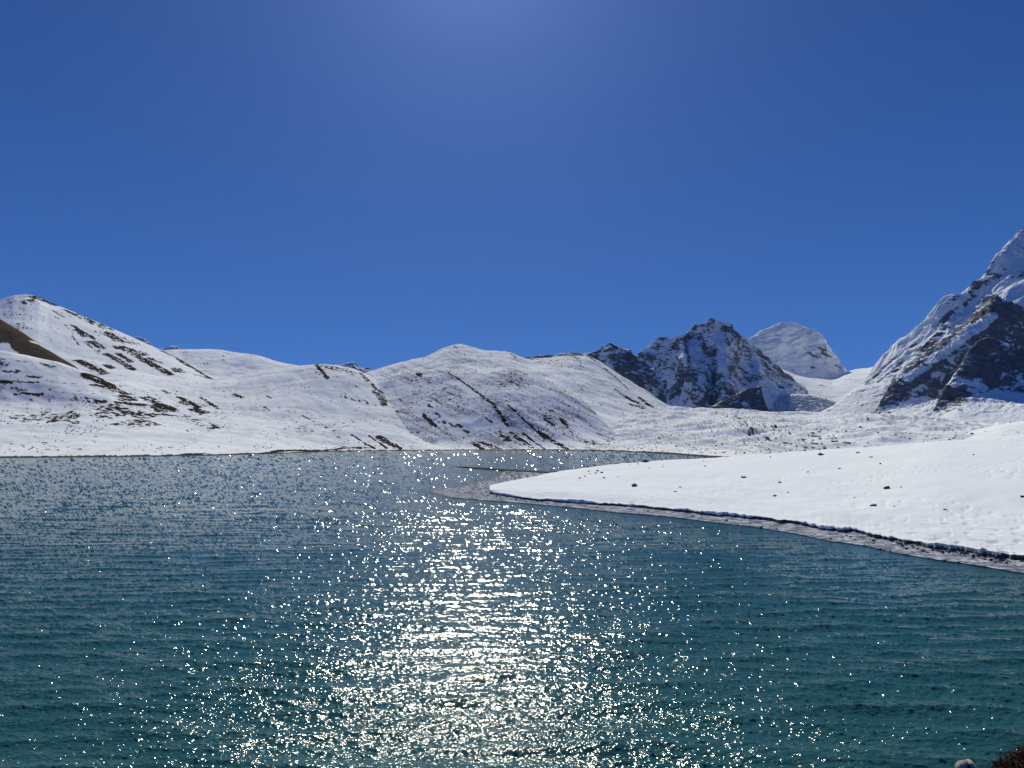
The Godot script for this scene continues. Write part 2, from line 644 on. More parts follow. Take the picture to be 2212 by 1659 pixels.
# ---------------------------------------------------------------- snow hills round the lake
func build_hills() -> void:
	var S := -0.001
	# the far peaked hill on the left
	loft({"called": "snow_hill", "grain": 1.5, "tension": 0.12, "style": "snow", "category": "hill", "label": "pointed snow hill at the far left with dark bare streaks down its right flank", "x0": -190.0, "x1": 560.0, "cols": 420, "rows": [8, 90, 70, 20], "smooth": 3.0, "speckle": 0.6, "amp": 0.9, "lines": [
		[-200, 870, 1900, 560, 870, 1900],
		[-200, 835, 1780, 0, 830, 1860, 150, 828, 1900, 300, 825, 1880, 560, 850, 1800],
		[-200, 764, 2080, 0, 744, 2220, 150, 765, 2290, 250, 790, 2260, 460, 838, 2170, 560, 862, 2140],
		[-200, 690, 2700, -60, 668, 2810, 0, 648, 2860, 30, 638, 2882, 55, 636, 2898, 85, 640, 2912, 105, 652, 2918, 200, 691, 2905, 300, 735, 2850, 370, 766, 2790, 430, 801, 2730, 460, 819, 2700, 560, 850, 2600],
		[-200, 800, 3400, 560, 900, 3300]],
		"bare": sheet([[290, 145, 380, 175, 60, 1.0], [380, 180, 480, 225, 30, 1.0], [260, 185, 300, 200, 26, 0.9], [60, 195, 340, 210, 10, 0.7], [200, 195, 225, 215, 24, 0.9], [110, 250, 210, 430, 70, 0.55], [80, 200, 100, 210, 14, 0.8],
			[560, 265, 700, 330, 16, 1.0], [650, 300, 960, 440, 34, 0.85], [620, 400, 835, 525, 13, 1.05], [650, 445, 745, 500, 26, 1.0], [790, 545, 895, 610, 34, 1.0], [730, 540, 850, 630, 20, 0.7], [880, 450, 1140, 560, 60, 0.72], [940, 470, 1040, 545, 34, 0.95], [1035, 590, 1260, 665, 46, 1.0],
			[1030, 650, 1150, 720, 24, 0.95], [920, 650, 1180, 795, 26, 1.0], [1160, 655, 1490, 832, 30, 1.05], [1300, 690, 1400, 730, 18, 0.8], [1540, 670, 1850, 872, 32, 1.08], [1400, 610, 1540, 690, 14, 0.85], [1520, 770, 1560, 810, 30, 0.95], [1560, 780, 1800, 860, 20, 0.7], [925, 745, 985, 775, 26, 1.0], [470, 280, 560, 340, 7, 0.8], [560, 400, 680, 580, 8, 0.75], [690, 710, 915, 822, 34, 1.05]], 0.0, 603.5, 0.248)})
	# smooth round hill behind
	loft({"called": "snow_hill", "grain": 3.0, "style": "snow", "category": "hill", "label": "smooth rounded snow hill in the distance right of the pointed snow hill", "x0": 250.0, "x1": 760.0, "cols": 220, "rows": [60, 50, 14], "smooth": 8.0, "speckle": 0.0, "amp": 1.6, "lines": [
		[250, 850, 2600, 760, 850, 2600],
		[250, 800, 3000, 430, 800, 3000, 480, 820, 2900, 600, 800, 3050, 760, 830, 3000],
		[250, 775, 3600, 310, 762, 3600, 370, 757, 3600, 420, 757, 3600, 480, 758, 3600, 540, 767, 3500, 600, 783, 3400, 640, 791, 3400, 760, 815, 3300],
		[250, 850, 4200, 760, 880, 4000]]})
	# brown nose of bare ground at the left
	loft({"called": "bare_slope", "style": "brown", "category": "slope", "label": "dark brown snow free slope at the left edge before the pointed snow hill", "x0": -190.0, "x1": 300.0, "cols": 210, "rows": [40, 36, 8], "smooth": 2.0, "lines": [
		[-200, 850, 1180, 0, 850, 1180, 300, 905, 1150],
		[-200, 690, 1240, 0, 755, 1245, 100, 795, 1250, 215, 848, 1230, 300, 895, 1220],
		[-200, 565, 1400, -100, 628, 1400, 0, 690, 1390, 50, 720, 1380, 100, 755, 1360, 160, 791, 1340, 215, 831, 1310, 245, 855, 1290, 300, 890, 1270],
		[-200, 700, 1500, 300, 930, 1450]],
		"bare": sheet([[0, 580, 20, 610, 60, 1.2], [20, 600, 90, 650, 50, 1.0], [275, 540, 430, 600, 12, 1.0]], 0.0, 603.5, 0.248)})
	# the long slope above the left shore
	var shore_slope := loft({"called": "shore_slope", "stubble": 0.16, "style": "snow", "category": "slope", "label": "long snow slope over the left shore with dark scrub and a dark track across it", "x0": -190.0, "x1": 1000.0, "cols": 680, "rows": [3, 34, 100, 84, 8], "smooth": 6.0, "shore": true, "lines": [
		[-200, 1000, 1.5, 0, 996, 1.5, 330, 994, 1.5, 600, 988, 1.5, 860, 981, 1.5, 1000, 980, 1.5],
		[-200, 991, S, 0, 989, S, 150, 988, S, 330, 986, S, 470, 984, S, 600, 980, S, 700, 976, S, 860, 973.5, S, 1000, 973, S],
		[-200, 955, 800, 0, 946, 800, 200, 940, 860, 400, 944, 930, 560, 955, 980, 700, 957, 1090, 860, 963, 1150, 1000, 972, 1160],
		[-200, 870, 1020, 0, 872, 1020, 240, 878, 1080, 400, 890, 1200, 600, 890, 1300, 760, 896, 1350, 860, 915, 1320, 920, 950, 1270, 960, 966, 1230, 1000, 976, 1190],
		[-200, 735, 1280, 0, 757, 1240, 60, 768, 1240, 130, 784, 1240, 190, 806, 1240, 240, 826, 1250, 330, 822, 1600, 460, 820, 1750, 520, 812, 1800, 580, 799, 1800, 640, 791, 1800, 700, 786, 1800, 760, 795, 1780, 800, 812, 1750, 830, 835, 1700, 870, 880, 1560, 920, 932, 1420, 960, 962, 1310, 1000, 980, 1250],
		[-200, 830, 1500, 240, 900, 1500, 330, 900, 1900, 700, 880, 2200, 1000, 1000, 1600]],
		"bare": sheet([[0, 908, 930, 928, 24, 1.25], [0, 890, 350, 905, 26, 0.9], [760, 830, 940, 925, 46, 1.2], [930, 920, 1100, 1000, 34, 1.0], [120, 1190, 300, 1230, 70, 0.8], [300, 1170, 660, 1215, 80, 0.9], [560, 1160, 660, 1210, 60, 0.95], [460, 1230, 540, 1240, 40, 0.9], [600, 1230, 705, 1260, 36, 0.95], [650, 1045, 930, 1075, 40, 0.85], [1080, 1015, 1140, 1060, 46, 1.0],
			[820, 1170, 930, 1200, 46, 0.8], [930, 1110, 1060, 1190, 90, 0.9], [1060, 1080, 1300, 1110, 44, 0.95], [1130, 1150, 1260, 1195, 60, 0.95], [1190, 1220, 1310, 1280, 70, 0.9], [1050, 1260, 1170, 1280, 40, 0.9], [1290, 1165, 1660, 1190, 30, 1.0], [1270, 1030, 1520, 1150, 34, 0.95], [1370, 1110, 1430, 1150, 50, 0.95], [1560, 1025, 1740, 1118, 20, 1.05], [1580, 1070, 1640, 1100, 20, 1.0], [1740, 1025, 1890, 1125, 14, 0.9], [1680, 1130, 1775, 1165, 34, 1.0],
			[120, 800, 180, 812, 34, 0.95], [250, 850, 365, 862, 24, 1.0], [0, 695, 240, 728, 10, 0.95], [350, 735, 480, 770, 20, 0.9], [0, 720, 80, 750, 30, 0.85], [20, 800, 90, 810, 16, 0.9], [140, 1000, 360, 1005, 30, 0.85], [120, 950, 230, 970, 20, 0.85], [2010, 995, 2110, 1030, 22, 1.0], [1420, 975, 1480, 1000, 18, 1.0], [1600, 1220, 1900, 1290, 50, 0.65], [1840, 1260, 1890, 1300, 40, 0.85], [305, 1410, 395, 1426, 14, 1.1], [395, 1478, 430, 1482, 10, 1.0], [670, 1478, 715, 1484, 12, 1.0], [1050, 925, 1090, 932, 14, 1.0], [1200, 946, 1240, 950, 12, 1.0],
			[1450, 1530, 1600, 1525, 20, 1.0], [1600, 1520, 1780, 1518, 24, 1.1], [2110, 1518, 2150, 1522, 24, 1.0], [0, 1000, 700, 1050, 260, 0.34], [700, 950, 1600, 1250, 300, 0.30]], 0.0, 603.5, 0.248)
			+ sheet([[550, 305, 650, 425, 26, 1.0], [600, 310, 880, 385, 50, 0.68], [920, 372, 1000, 445, 24, 0.98], [1030, 475, 1060, 515, 20, 1.0], [1070, 530, 1140, 650, 60, 1.0], [1100, 520, 1270, 680, 28, 0.95], [1110, 475, 1240, 575, 24, 0.95], [1190, 620, 1250, 690, 40, 0.85], [750, 570, 1000, 640, 30, 0.62], [80, 1068, 260, 1058, 40, 1.2], [200, 1052, 760, 1032, 38, 1.25], [760, 1020, 930, 1030, 30, 1.0], [850, 915, 1050, 1035, 15, 1.1], [1000, 920, 1160, 1030, 14, 1.1], [1075, 932, 1270, 1032, 40, 1.1], [940, 1020, 980, 1032, 20, 0.9], [30, 645, 145, 700, 10, 1.1], [420, 745, 520, 795, 10, 1.1], [105, 575, 160, 600, 10, 1.0], [610, 842, 630, 850, 14, 1.0], [480, 875, 510, 880, 14, 1.0], [690, 876, 710, 880, 12, 1.0], [0, 740, 1300, 900, 200, 0.28]], 548.6, 713.2, 0.248)})
	# middle hill
	var middle_hill := loft({"called": "middle_hill", "stubble": 0.55, "grain": 1.3, "style": "snow", "category": "hill", "label": "broad snow hill at the far end of the lake, peppered with dark stones", "x0": 690.0, "x1": 1400.0, "cols": 500, "rows": [3, 18, 66, 84, 8], "smooth": 6.0, "shore": true, "amp": 0.9, "lines": [
		[690, 981, 1.5, 1400, 981, 1.5],
		[690, 976, S, 860, 973.5, S, 1000, 973, S, 1280, 973, S, 1400, 978, S],
		[690, 965, 1200, 900, 962, 1220, 1100, 959, 1230, 1250, 963, 1230, 1310, 968, 1200, 1400, 975, 1150],
		[690, 920, 1400, 800, 890, 1440, 900, 880, 1420, 1000, 872, 1400, 1100, 866, 1385, 1200, 893, 1370, 1290, 940, 1350, 1330, 962, 1320, 1400, 974, 1250],
		[690, 890, 1850, 750, 850, 1800, 800, 815, 1780, 870, 804, 1750, 960, 797, 1720, 1030, 799, 1690, 1100, 798, 1660, 1160, 813, 1640, 1210, 836, 1620, 1250, 857, 1600, 1300, 907, 1540, 1340, 947, 1460, 1400, 975, 1400],
		[690, 930, 2300, 1100, 900, 2200, 1400, 1000, 1700]],
		"bare": sheet([[1390, 430, 1640, 500, 130, 0.55], [1480, 480, 1780, 640, 200, 0.5], [1425, 384, 1455, 388, 24, 1.15], [1600, 440, 1680, 480, 60, 0.55], [1690, 372, 1900, 510, 14, 1.1], [1900, 510, 2080, 645, 26, 0.95], [2080, 645, 2212, 830, 34, 0.95], [1470, 742, 1580, 832, 34, 0.95], [1510, 640, 1610, 755, 30, 0.8], [1650, 795, 1760, 835, 34, 0.85], [1780, 830, 1860, 885, 30, 0.85], [2000, 740, 2090, 830, 24, 0.8], [1880, 980, 2000, 1035, 34, 0.95], [1960, 965, 2130, 1035, 44, 0.85], [2110, 890, 2212, 960, 60, 0.8], [1270, 600, 1380, 660, 60, 0.6], [1240, 700, 1330, 720, 30, 0.75], [1330, 950, 1440, 1000, 9, 0.9], [1370, 990, 1390, 1030, 14, 0.9], [1490, 995, 1520, 1015, 16, 1.0], [1650, 640, 1850, 760, 100, 0.45]], 548.6, 713.2, 0.248)
			+ sheet([[0, 875, 330, 1180, 18, 1.0], [20, 1120, 210, 1245, 34, 1.0], [130, 1125, 320, 1255, 26, 1.0], [270, 1110, 510, 1250, 40, 1.0], [320, 990, 400, 1060, 40, 0.9], [465, 995, 515, 1065, 40, 0.95], [0, 620, 500, 900, 300, 0.45], [100, 800, 700, 1100, 260, 0.42], [690, 1195, 800, 1210, 50, 0.75], [800, 1130, 885, 1190, 40, 0.75]], 1097.2, 658.3, 0.248)})
	# the slope behind it that runs down to the moraine
	var sunlit_slope := loft({"called": "sunlit_slope", "stubble": 0.34, "grain": 1.7, "style": "snow", "category": "slope", "label": "high sunlit snow slope that falls from the stony ridge to the moraine", "x0": 700.0, "x1": 1530.0, "cols": 500, "rows": [30, 110, 8], "smooth": 3.0, "amp": 1.3, "speckle": 0.7, "lines": [
		[700, 960, 1700, 1100, 870, 1700, 1200, 885, 1650, 1280, 935, 1600, 1330, 962, 1560, 1400, 955, 1600, 1530, 945, 1700],
		[700, 900, 2250, 960, 810, 2300, 1100, 812, 2250, 1200, 828, 2200, 1290, 868, 2150, 1380, 900, 2100, 1440, 908, 2100, 1530, 930, 2100],
		[700, 842, 3000, 800, 804, 3000, 860, 785, 3000, 920, 774, 3000, 950, 759, 3000, 975, 750, 3000, 995, 748, 3000, 1040, 757, 3000, 1100, 764, 3000, 1140, 777, 3050, 1190, 776, 3100, 1230, 768, 3150, 1265, 767, 3150, 1300, 785, 3100, 1330, 804, 3050, 1375, 834, 2950, 1420, 862, 2850, 1450, 879, 2750, 1490, 897, 2650, 1530, 920, 2500],
		[700, 900, 3500, 1100, 850, 3600, 1530, 960, 3000]],
		"bare": sheet([[0, 415, 60, 460, 30, 0.8], [150, 480, 420, 440, 40, 0.6], [400, 430, 640, 440, 30, 0.9], [240, 480, 620, 540, 120, 0.6], [560, 430, 640, 540, 50, 0.7], [640, 420, 720, 460, 40, 1.0], [740, 480, 870, 590, 40, 0.7], [850, 560, 1045, 730, 30, 0.85], [930, 740, 1060, 830, 30, 0.7], [1040, 810, 1160, 870, 50, 1.05], [1150, 820, 1280, 900, 50, 1.1], [1060, 870, 1180, 905, 30, 0.8], [560, 660, 660, 750, 8, 0.8], [200, 700, 900, 900, 90, 0.3]], 1097.2, 658.3, 0.248)
			+ sheet([[1720, 180, 2080, 310, 90, 0.42], [1740, 142, 1770, 150, 14, 1.0]], 548.6, 713.2, 0.248)})
	# moraine between the lake and the mountains
	var moraine := loft({"called": "moraine", "stubble": 0.4, "style": "moraine", "category": "moraine", "label": "hummocky snow covered moraine with dark boulders below the rock peak", "x0": 1230.0, "x1": 2400.0, "cols": 700, "rows": [3, 44, 50, 50, 8], "smooth": 4.0, "shore": true, "amp": 0.8, "speckle": 0.4, "lines": [
		[1230, 980, 1.5, 1400, 986, 1.5, 1640, 1000, 1.5, 1700, 1000, 640, 2400, 1000, 500],
		[1230, 973, S, 1280, 973, S, 1400, 979, S, 1530, 988, S, 1640, 995, S, 1700, 998, 650, 2400, 998, 510],
		[1230, 968, 1200, 1300, 962, 1250, 1400, 955, 1250, 1530, 962, 1000, 1640, 960, 900, 1800, 950, 850, 2000, 955, 800, 2400, 950, 700],
		[1230, 960, 1550, 1300, 935, 1650, 1380, 920, 1700, 1550, 928, 1500, 1700, 930, 1350, 1900, 932, 1250, 2100, 938, 1150, 2400, 935, 1000],
		[1230, 960, 1800, 1290, 940, 1900, 1335, 913, 2000, 1375, 896, 2100, 1420, 889, 2200, 1450, 887, 2250, 1550, 889, 2250, 1660, 894, 2250, 1800, 893, 2200, 1900, 900, 2100, 2000, 907, 2000, 2100, 921, 1900, 2212, 926, 1800, 2400, 930, 1600],
		[1230, 990, 2300, 1500, 940, 2700, 2400, 980, 2100]],
		"bare": sheet([[0, 790, 560, 900, 120, 0.3], [240, 880, 560, 960, 80, 0.36], [920, 900, 1250, 960, 40, 0.6], [1050, 850, 1400, 880, 40, 0.62], [1240, 690, 1300, 730, 24, 1.0], [1430, 690, 1500, 740, 10, 1.0], [1540, 745, 1600, 800, 16, 1.0], [1650, 760, 1710, 820, 12, 1.0], [1060, 665, 1090, 680, 20, 1.0], [0, 700, 900, 1000, 300, 0.42], [540, 1010, 570, 1025, 26, 1.1], [100, 1000, 420, 1050, 60, 0.6], [1500, 860, 1600, 870, 20, 0.9]], 1590.9, 768.1, 0.1984)})
	# low rise behind the peninsula at the right
	loft({"called": "snow_rise", "style": "moraine", "category": "hill", "label": "low snow rise behind the right end of the peninsula", "x0": 1900.0, "x1": 2420.0, "cols": 260, "rows": [50, 14], "smooth": 10.0, "amp": 0.22, "speckle": 0.0, "lines": [
		[1900, 1010, 600, 2420, 990, 500],
		[1900, 985, 900, 2000, 962, 900, 2060, 948, 900, 2110, 929, 900, 2160, 917, 900, 2212, 909, 900, 2420, 890, 900],
		[1900, 1000, 1200, 2420, 960, 1200]]})

	strewn("scrub", "small dark stones and scrub strewn over the slope above the left shore", shore_slope, 2200, 0.05, 0.8, 0.5, 2.4, 0.12, 4.0)
	strewn("hill_stones", "small dark stones strewn over the middle hill", middle_hill, 4200, 0.05, 0.95, 0.6, 2.6, 0.05, 7.0)
	strewn("slope_stones", "small dark stones strewn over the high sunlit slope", sunlit_slope, 900, 0.2, 0.9, 0.8, 3.2, 0.15, 1.0)
	strewn("moraine_stones", "dark stones strewn over the moraine", moraine, 5000, 0.1, 0.92, 0.6, 2.6, 0.0, 5.0)
	shore_poles()

# ---------------------------------------------------------------- rock and ice mountains
func build_mountains() -> void:
	loft({"called": "rock_ridge", "style": "rock", "category": "ridge", "label": "jagged dark rock ridge left of the rock peak", "x0": 1060.0, "x1": 1440.0, "cols": 330, "rows": [60, 70, 12], "size": 110.0, "amp": 0.55, "cover": 0.50, "tension": 0.35, "lines": [
		[1060, 860, 3450, 1440, 900, 3450],
		[1060, 815, 3500, 1290, 815, 3560, 1330, 825, 3500, 1380, 835, 3560, 1440, 850, 3500],
		[1060, 795, 3700, 1110, 783, 3700, 1150, 775, 3700, 1190, 771, 3700, 1230, 765, 3700, 1255, 768, 3700, 1272, 765, 3700, 1290, 760, 3700, 1305, 750, 3700, 1312, 748, 3700, 1317, 743, 3700, 1327, 750, 3700, 1338, 751, 3700, 1351, 755, 3700, 1362, 760.5, 3700, 1371, 771, 3700, 1384, 778, 3680, 1410, 800, 3660, 1440, 830, 3650],
		[1060, 880, 4000, 1440, 900, 4000]]})
	loft({"called": "rock_peak", "style": "rock", "category": "mountain", "label": "steep shaded rock peak with a snowy summit in the middle of the range", "x0": 1330.0, "x1": 1740.0, "cols": 390, "rows": [30, 66, 56, 46, 10], "size": 140.0, "amp": 0.6, "rough": 0.8, "cover": 0.18, "tension": 0.3, "lines": [
		[1330, 910, 4200, 1450, 905, 4150, 1560, 900, 4050, 1650, 885, 4150, 1740, 870, 4350],
		[1330, 855, 4450, 1400, 856, 4430, 1450, 852, 4420, 1468, 848, 4380, 1482, 845, 4280, 1500, 845, 4170, 1520, 842, 4180, 1533, 842, 4260, 1541, 840, 4340, 1550, 840, 4250, 1560, 838, 4190, 1577, 838, 4200, 1590, 838, 4330, 1610, 838, 4400, 1640, 838, 4390, 1680, 842, 4500, 1740, 850, 4600],
		[1330, 820, 4580, 1384, 800, 4600, 1400, 795, 4560, 1430, 790, 4570, 1460, 785, 4520, 1478, 780, 4400, 1490, 782, 4400, 1503, 785, 4440, 1515, 782, 4480, 1541, 778, 4520, 1555, 776, 4420, 1568, 776, 4410, 1580, 780, 4470, 1600, 784, 4600, 1620, 788, 4630, 1640, 795, 4600, 1660, 808, 4660, 1690, 822, 4750, 1740, 846, 4780],
		[1330, 806, 4670, 1372, 782, 4670, 1384, 775, 4660, 1414, 752, 4660, 1450, 748, 4640, 1468, 740, 4600, 1474, 738, 4590, 1482, 746, 4640, 1500, 728, 4690, 1513, 722, 4670, 1525, 716, 4640, 1537, 706, 4648, 1550, 712, 4665, 1575, 722, 4640, 1585, 735, 4620, 1600, 745, 4700, 1626, 760, 4740, 1660, 790, 4790, 1690, 812, 4830, 1740, 843, 4880],
		[1330, 800, 4700, 1372, 774, 4700, 1384, 762.5, 4700, 1400, 750, 4720, 1414, 740, 4720, 1422, 732.5, 4720, 1436, 732, 4720, 1450, 735.5, 4700, 1464, 730, 4690, 1474, 727, 4680, 1480, 727.5, 4690, 1488, 717, 4710, 1500, 703.5, 4720, 1513, 702.5, 4720, 1522, 701, 4712, 1530, 694.5, 4702, 1536, 688, 4695, 1543, 691.5, 4700, 1551, 694, 4706, 1560, 696, 4710, 1579, 703.5, 4700, 1582, 712, 4700, 1595, 724, 4720, 1612, 730, 4750, 1626, 743, 4770, 1646, 764, 4790, 1664, 778, 4810, 1678, 790, 4830, 1690, 802, 4860, 1740, 840, 4900],
		[1330, 860, 5100, 1740, 900, 5300]],
		"bare": sheet([[1270, 180, 1420, 280, 60, 0.35], [1420, 300, 1600, 400, 90, 0.7], [1120, 420, 1180, 620, 60, 0.6], [930, 400, 980, 700, 40, 0.6], [1300, 600, 1560, 700, 90, 0.5], [1000, 850, 1260, 1200, 200, 0.5], [1330, 900, 1500, 1100, 90, 0.6], [780, 1200, 1280, 1280, 80, 0.4], [330, 1000, 470, 1060, 60, 0.5], [540, 540, 690, 520, 16, 0.8], [740, 500, 900, 440, 14, 0.8], [1330, 330, 1400, 560, 140, -0.6], [1550, 500, 1700, 800, 90, -0.6], [560, 440, 760, 470, 50, -0.8], [980, 350, 1180, 300, 60, -0.8], [480, 1080, 660, 1160, 110, -0.9], [1520, 980, 1800, 1130, 90, -0.6], [1340, 210, 1500, 260, 40, -0.9]], 1316.7, 658.3, 0.1736)})
	loft({"called": "dark_crag", "style": "rock", "category": "crag", "label": "dark wedge shaped crag standing in front of the rock peak's foot", "x0": 1510.0, "x1": 1690.0, "cols": 200, "rows": [90, 10, 12], "size": 70.0, "amp": 0.22, "cover": 1.02, "tension": 0.2, "lines": [
		[1510, 905, 3450, 1600, 905, 3440, 1660, 905, 3430, 1690, 910, 3450],
		[1510, 893, 3560, 1545, 877, 3560, 1556, 871, 3560, 1600, 850, 3560, 1618, 842, 3560, 1635, 838, 3560, 1643, 838, 3550, 1646, 856, 3540, 1652, 872, 3530, 1662, 893, 3500, 1690, 905, 3500],
		[1510, 894, 3590, 1556, 869, 3590, 1618, 840, 3590, 1643, 836, 3580, 1646, 854, 3570, 1662, 893, 3540, 1690, 905, 3540],
		[1510, 920, 3700, 1690, 930, 3700]]})
	loft({"called": "snow_dome", "style": "ice", "category": "mountain", "label": "round ice covered summit right of the rock peak", "x0": 1570.0, "x1": 1880.0, "cols": 230, "rows": [14, 100, 10], "amp": 1.0, "tension": 0.4, "lines": [
		[1570, 830, 5650, 1700, 830, 5650, 1880, 850, 5650],
		[1570, 790, 5800, 1620, 792, 5800, 1680, 790, 5800, 1740, 810, 5780, 1800, 816, 5760, 1835, 816, 5760, 1880, 840, 5800],
		[1570, 765, 6070, 1600, 745, 6070, 1617, 735, 6070, 1640, 716, 6070, 1662, 708, 6070, 1686, 696, 6070, 1700, 698, 6070, 1722, 702, 6050, 1745, 709, 6020, 1760, 716, 5970, 1776, 726, 5920, 1786, 742, 5870, 1797, 758, 5850, 1810, 775, 5820, 1822, 794, 5770, 1836, 814, 5770, 1880, 850, 5770],
		[1570, 850, 6900, 1880, 880, 6500]],
		"bare": sheet([[300, 840, 410, 870, 30, 0.75], [290, 880, 480, 960, 60, 0.6], [400, 880, 500, 990, 30, 0.7], [280, 990, 330, 1000, 20, 0.6]], 1645.8, 466.3, 0.3307)})
	loft({"called": "glacier", "grain": 4.0, "style": "snow", "category": "glacier", "label": "smooth sunlit snow saddle between the ice summit and the high right mountain", "x0": 1560.0, "x1": 2060.0, "cols": 300, "rows": [50, 60, 12], "smooth": 8.0, "speckle": 0.0, "amp": 1.2, "lines": [
		[1560, 910, 4300, 1700, 905, 4250, 2060, 905, 4250],
		[1560, 860, 4700, 1700, 850, 4700, 1790, 862, 4650, 1900, 855, 4600, 2060, 850, 4600],
		[1560, 800, 5600, 1640, 799, 5600, 1685, 796, 5600, 1715, 808, 5600, 1745, 814, 5600, 1800, 818, 5600, 1838, 800, 5700, 1858, 796, 5750, 1876, 795, 5750, 1890, 791, 5750, 1920, 780, 5700, 2060, 760, 5600],
		[1560, 860, 6400, 1800, 870, 6400, 1870, 840, 6800, 2060, 850, 6500]]})
	loft({"called": "icefall", "style": "serac", "category": "icefall", "label": "broken grey blue icefall below the smooth snow saddle", "x0": 1640.0, "x1": 1840.0, "cols": 240, "rows": [90, 14, 8], "amp": 0.8, "tension": 0.4, "lines": [
		[1640, 915, 4000, 1840, 915, 4000],
		[1640, 890, 4250, 1655, 872, 4300, 1675, 861, 4350, 1710, 857, 4350, 1740, 858, 4350, 1775, 863, 4330, 1800, 872, 4300, 1840, 885, 4250],
		[1640, 890, 4420, 1675, 859, 4520, 1740, 856, 4520, 1800, 870, 4450, 1840, 885, 4400],
		[1640, 920, 4700, 1840, 920, 4700]]})
	loft({"called": "mountain_apron", "style": "rock", "category": "slope", "label": "rock studded snow apron between the icefall and the dark buttress", "x0": 1740.0, "x1": 1990.0, "cols": 240, "rows": [80, 10, 8], "size": 150.0, "amp": 0.4, "cover": 0.12, "tension": 0.4, "lines": [
		[1740, 915, 3700, 1990, 915, 3600],
		[1740, 905, 3850, 1780, 893, 3950, 1800, 882, 4000, 1825, 862, 4100, 1850, 845, 4150, 1880, 836, 4150, 1910, 835, 4100, 1990, 850, 4050],
		[1740, 905, 4000, 1800, 880, 4150, 1850, 843, 4300, 1910, 833, 4300, 1990, 848, 4200],
		[1740, 930, 4300, 1990, 930, 4500]]})
	loft({"called": "high_mountain", "style": "rock", "category": "mountain", "label": "high snow and rock mountain that rises out of the right edge", "x0": 1860.0, "x1": 2400.0, "cols": 380, "rows": [20, 110, 110, 10], "size": 260.0, "amp": 0.75, "rough": 0.35, "cover": 0.10, "tension": 0.35, "lines": [
		[1860, 880, 4150, 2000, 880, 4000, 2200, 880, 3900, 2480, 880, 3800],
		[1860, 880, 4500, 1890, 845, 4450, 1920, 828, 4400, 1980, 800, 4350, 2060, 760, 4300, 2150, 690, 4300, 2212, 660, 4300, 2480, 500, 4300],
		[1860, 860, 4800, 1885, 825, 4780, 1905, 800, 4760, 1940, 770, 4680, 1990, 728, 4660, 2040, 690, 4630, 2085, 680, 4600, 2130, 640, 4600, 2180, 590, 4600, 2212, 560, 4620, 2480, 300, 4700],
		[1860, 845, 4990, 1874, 818, 4970, 1888, 793, 4940, 1900, 778, 4890, 1908, 768, 4890, 1922, 758, 4890, 1928, 748, 4870, 1945, 735, 4840, 1958, 730, 4820, 1976, 712, 4790, 1999, 690, 4790, 2006, 682, 4790, 2028, 655, 4770, 2038, 645, 4770, 2058, 638, 4740, 2078, 634, 4740, 2090, 622, 4740, 2118, 602, 4740, 2140, 575, 4740, 2165, 545, 4740, 2190, 517, 4790, 2212, 496, 4790, 2300, 410, 4890, 2480, 260, 5090],
		[1860, 900, 6200, 2480, 600, 6600]],
		"bare": sheet([[1090, 500, 1220, 350, 40, 1.1], [1040, 640, 1120, 480, 44, 0.9], [820, 900, 1080, 560, 44, 0.7], [640, 1000, 680, 880, 20, 0.9], [1500, 390, 1600, 200, 60, 1.2], [1420, 300, 1480, 40, 70, 0.8], [1000, 420, 1420, 180, 60, -0.7], [480, 800, 1000, 400, 110, -0.8], [1560, 150, 1900, 60, 140, -0.7], [1850, 240, 2000, 130, 80, -0.3]], 1810.4, 603.5, 0.1984)})
	loft({"called": "dark_buttress", "low_snow": 85.0, "style": "rock", "category": "buttress", "label": "dark rock spur with a bright snow ramp in front of the high mountain", "x0": 1870.0, "x1": 2240.0, "cols": 420, "rows": [90, 70, 26, 12], "size": 120.0, "amp": 0.5, "cover": 0.70, "tension": 0.25, "lines": [
		[1870, 915, 3050, 2000, 912, 2950, 2120, 930, 2900, 2240, 930, 2900],
		[1870, 912, 3360, 1900, 893, 3400, 1930, 884, 3370, 1960, 878, 3340, 2005, 868, 3320, 2040, 855, 3310, 2120, 845, 3320, 2240, 850, 3330],
		[1870, 910, 3400, 1895, 893, 3440, 1912, 862, 3460, 1930, 838, 3470, 1960, 810, 3480, 2000, 779, 3490, 2050, 745, 3500, 2090, 720, 3500, 2120, 702, 3520, 2139, 686, 3530, 2180, 668, 3580, 2240, 675, 3600],
		[1870, 910, 3450, 1895, 890, 3500, 1915, 852, 3560, 1940, 815, 3600, 1980, 780, 3650, 2020, 752, 3680, 2060, 722, 3700, 2100, 690, 3720, 2120, 668, 3720, 2140, 652, 3720, 2152, 643, 3720, 2168, 656, 3720, 2190, 668, 3720, 2212, 681, 3720, 2240, 690, 3720],
		[1870, 940, 4000, 2240, 850, 4200]],
		"bare": sheet([[560, 1200, 1100, 850, 150, 0.6], [720, 1150, 1480, 600, 70, 0.5], [620, 1085, 1680, 405, 84, -2.4], [1380, 650, 1480, 600, 80, 1.0], [1450, 450, 1950, 350, 160, 0.6], [1140, 900, 1380, 760, 120, -0.7], [820, 1250, 1050, 1050, 60, -0.7], [420, 1450, 700, 1300, 60, 0.4], [500, 1440, 980, 1320, 110, -1.0]], 1810.4, 603.5, 0.1984)})
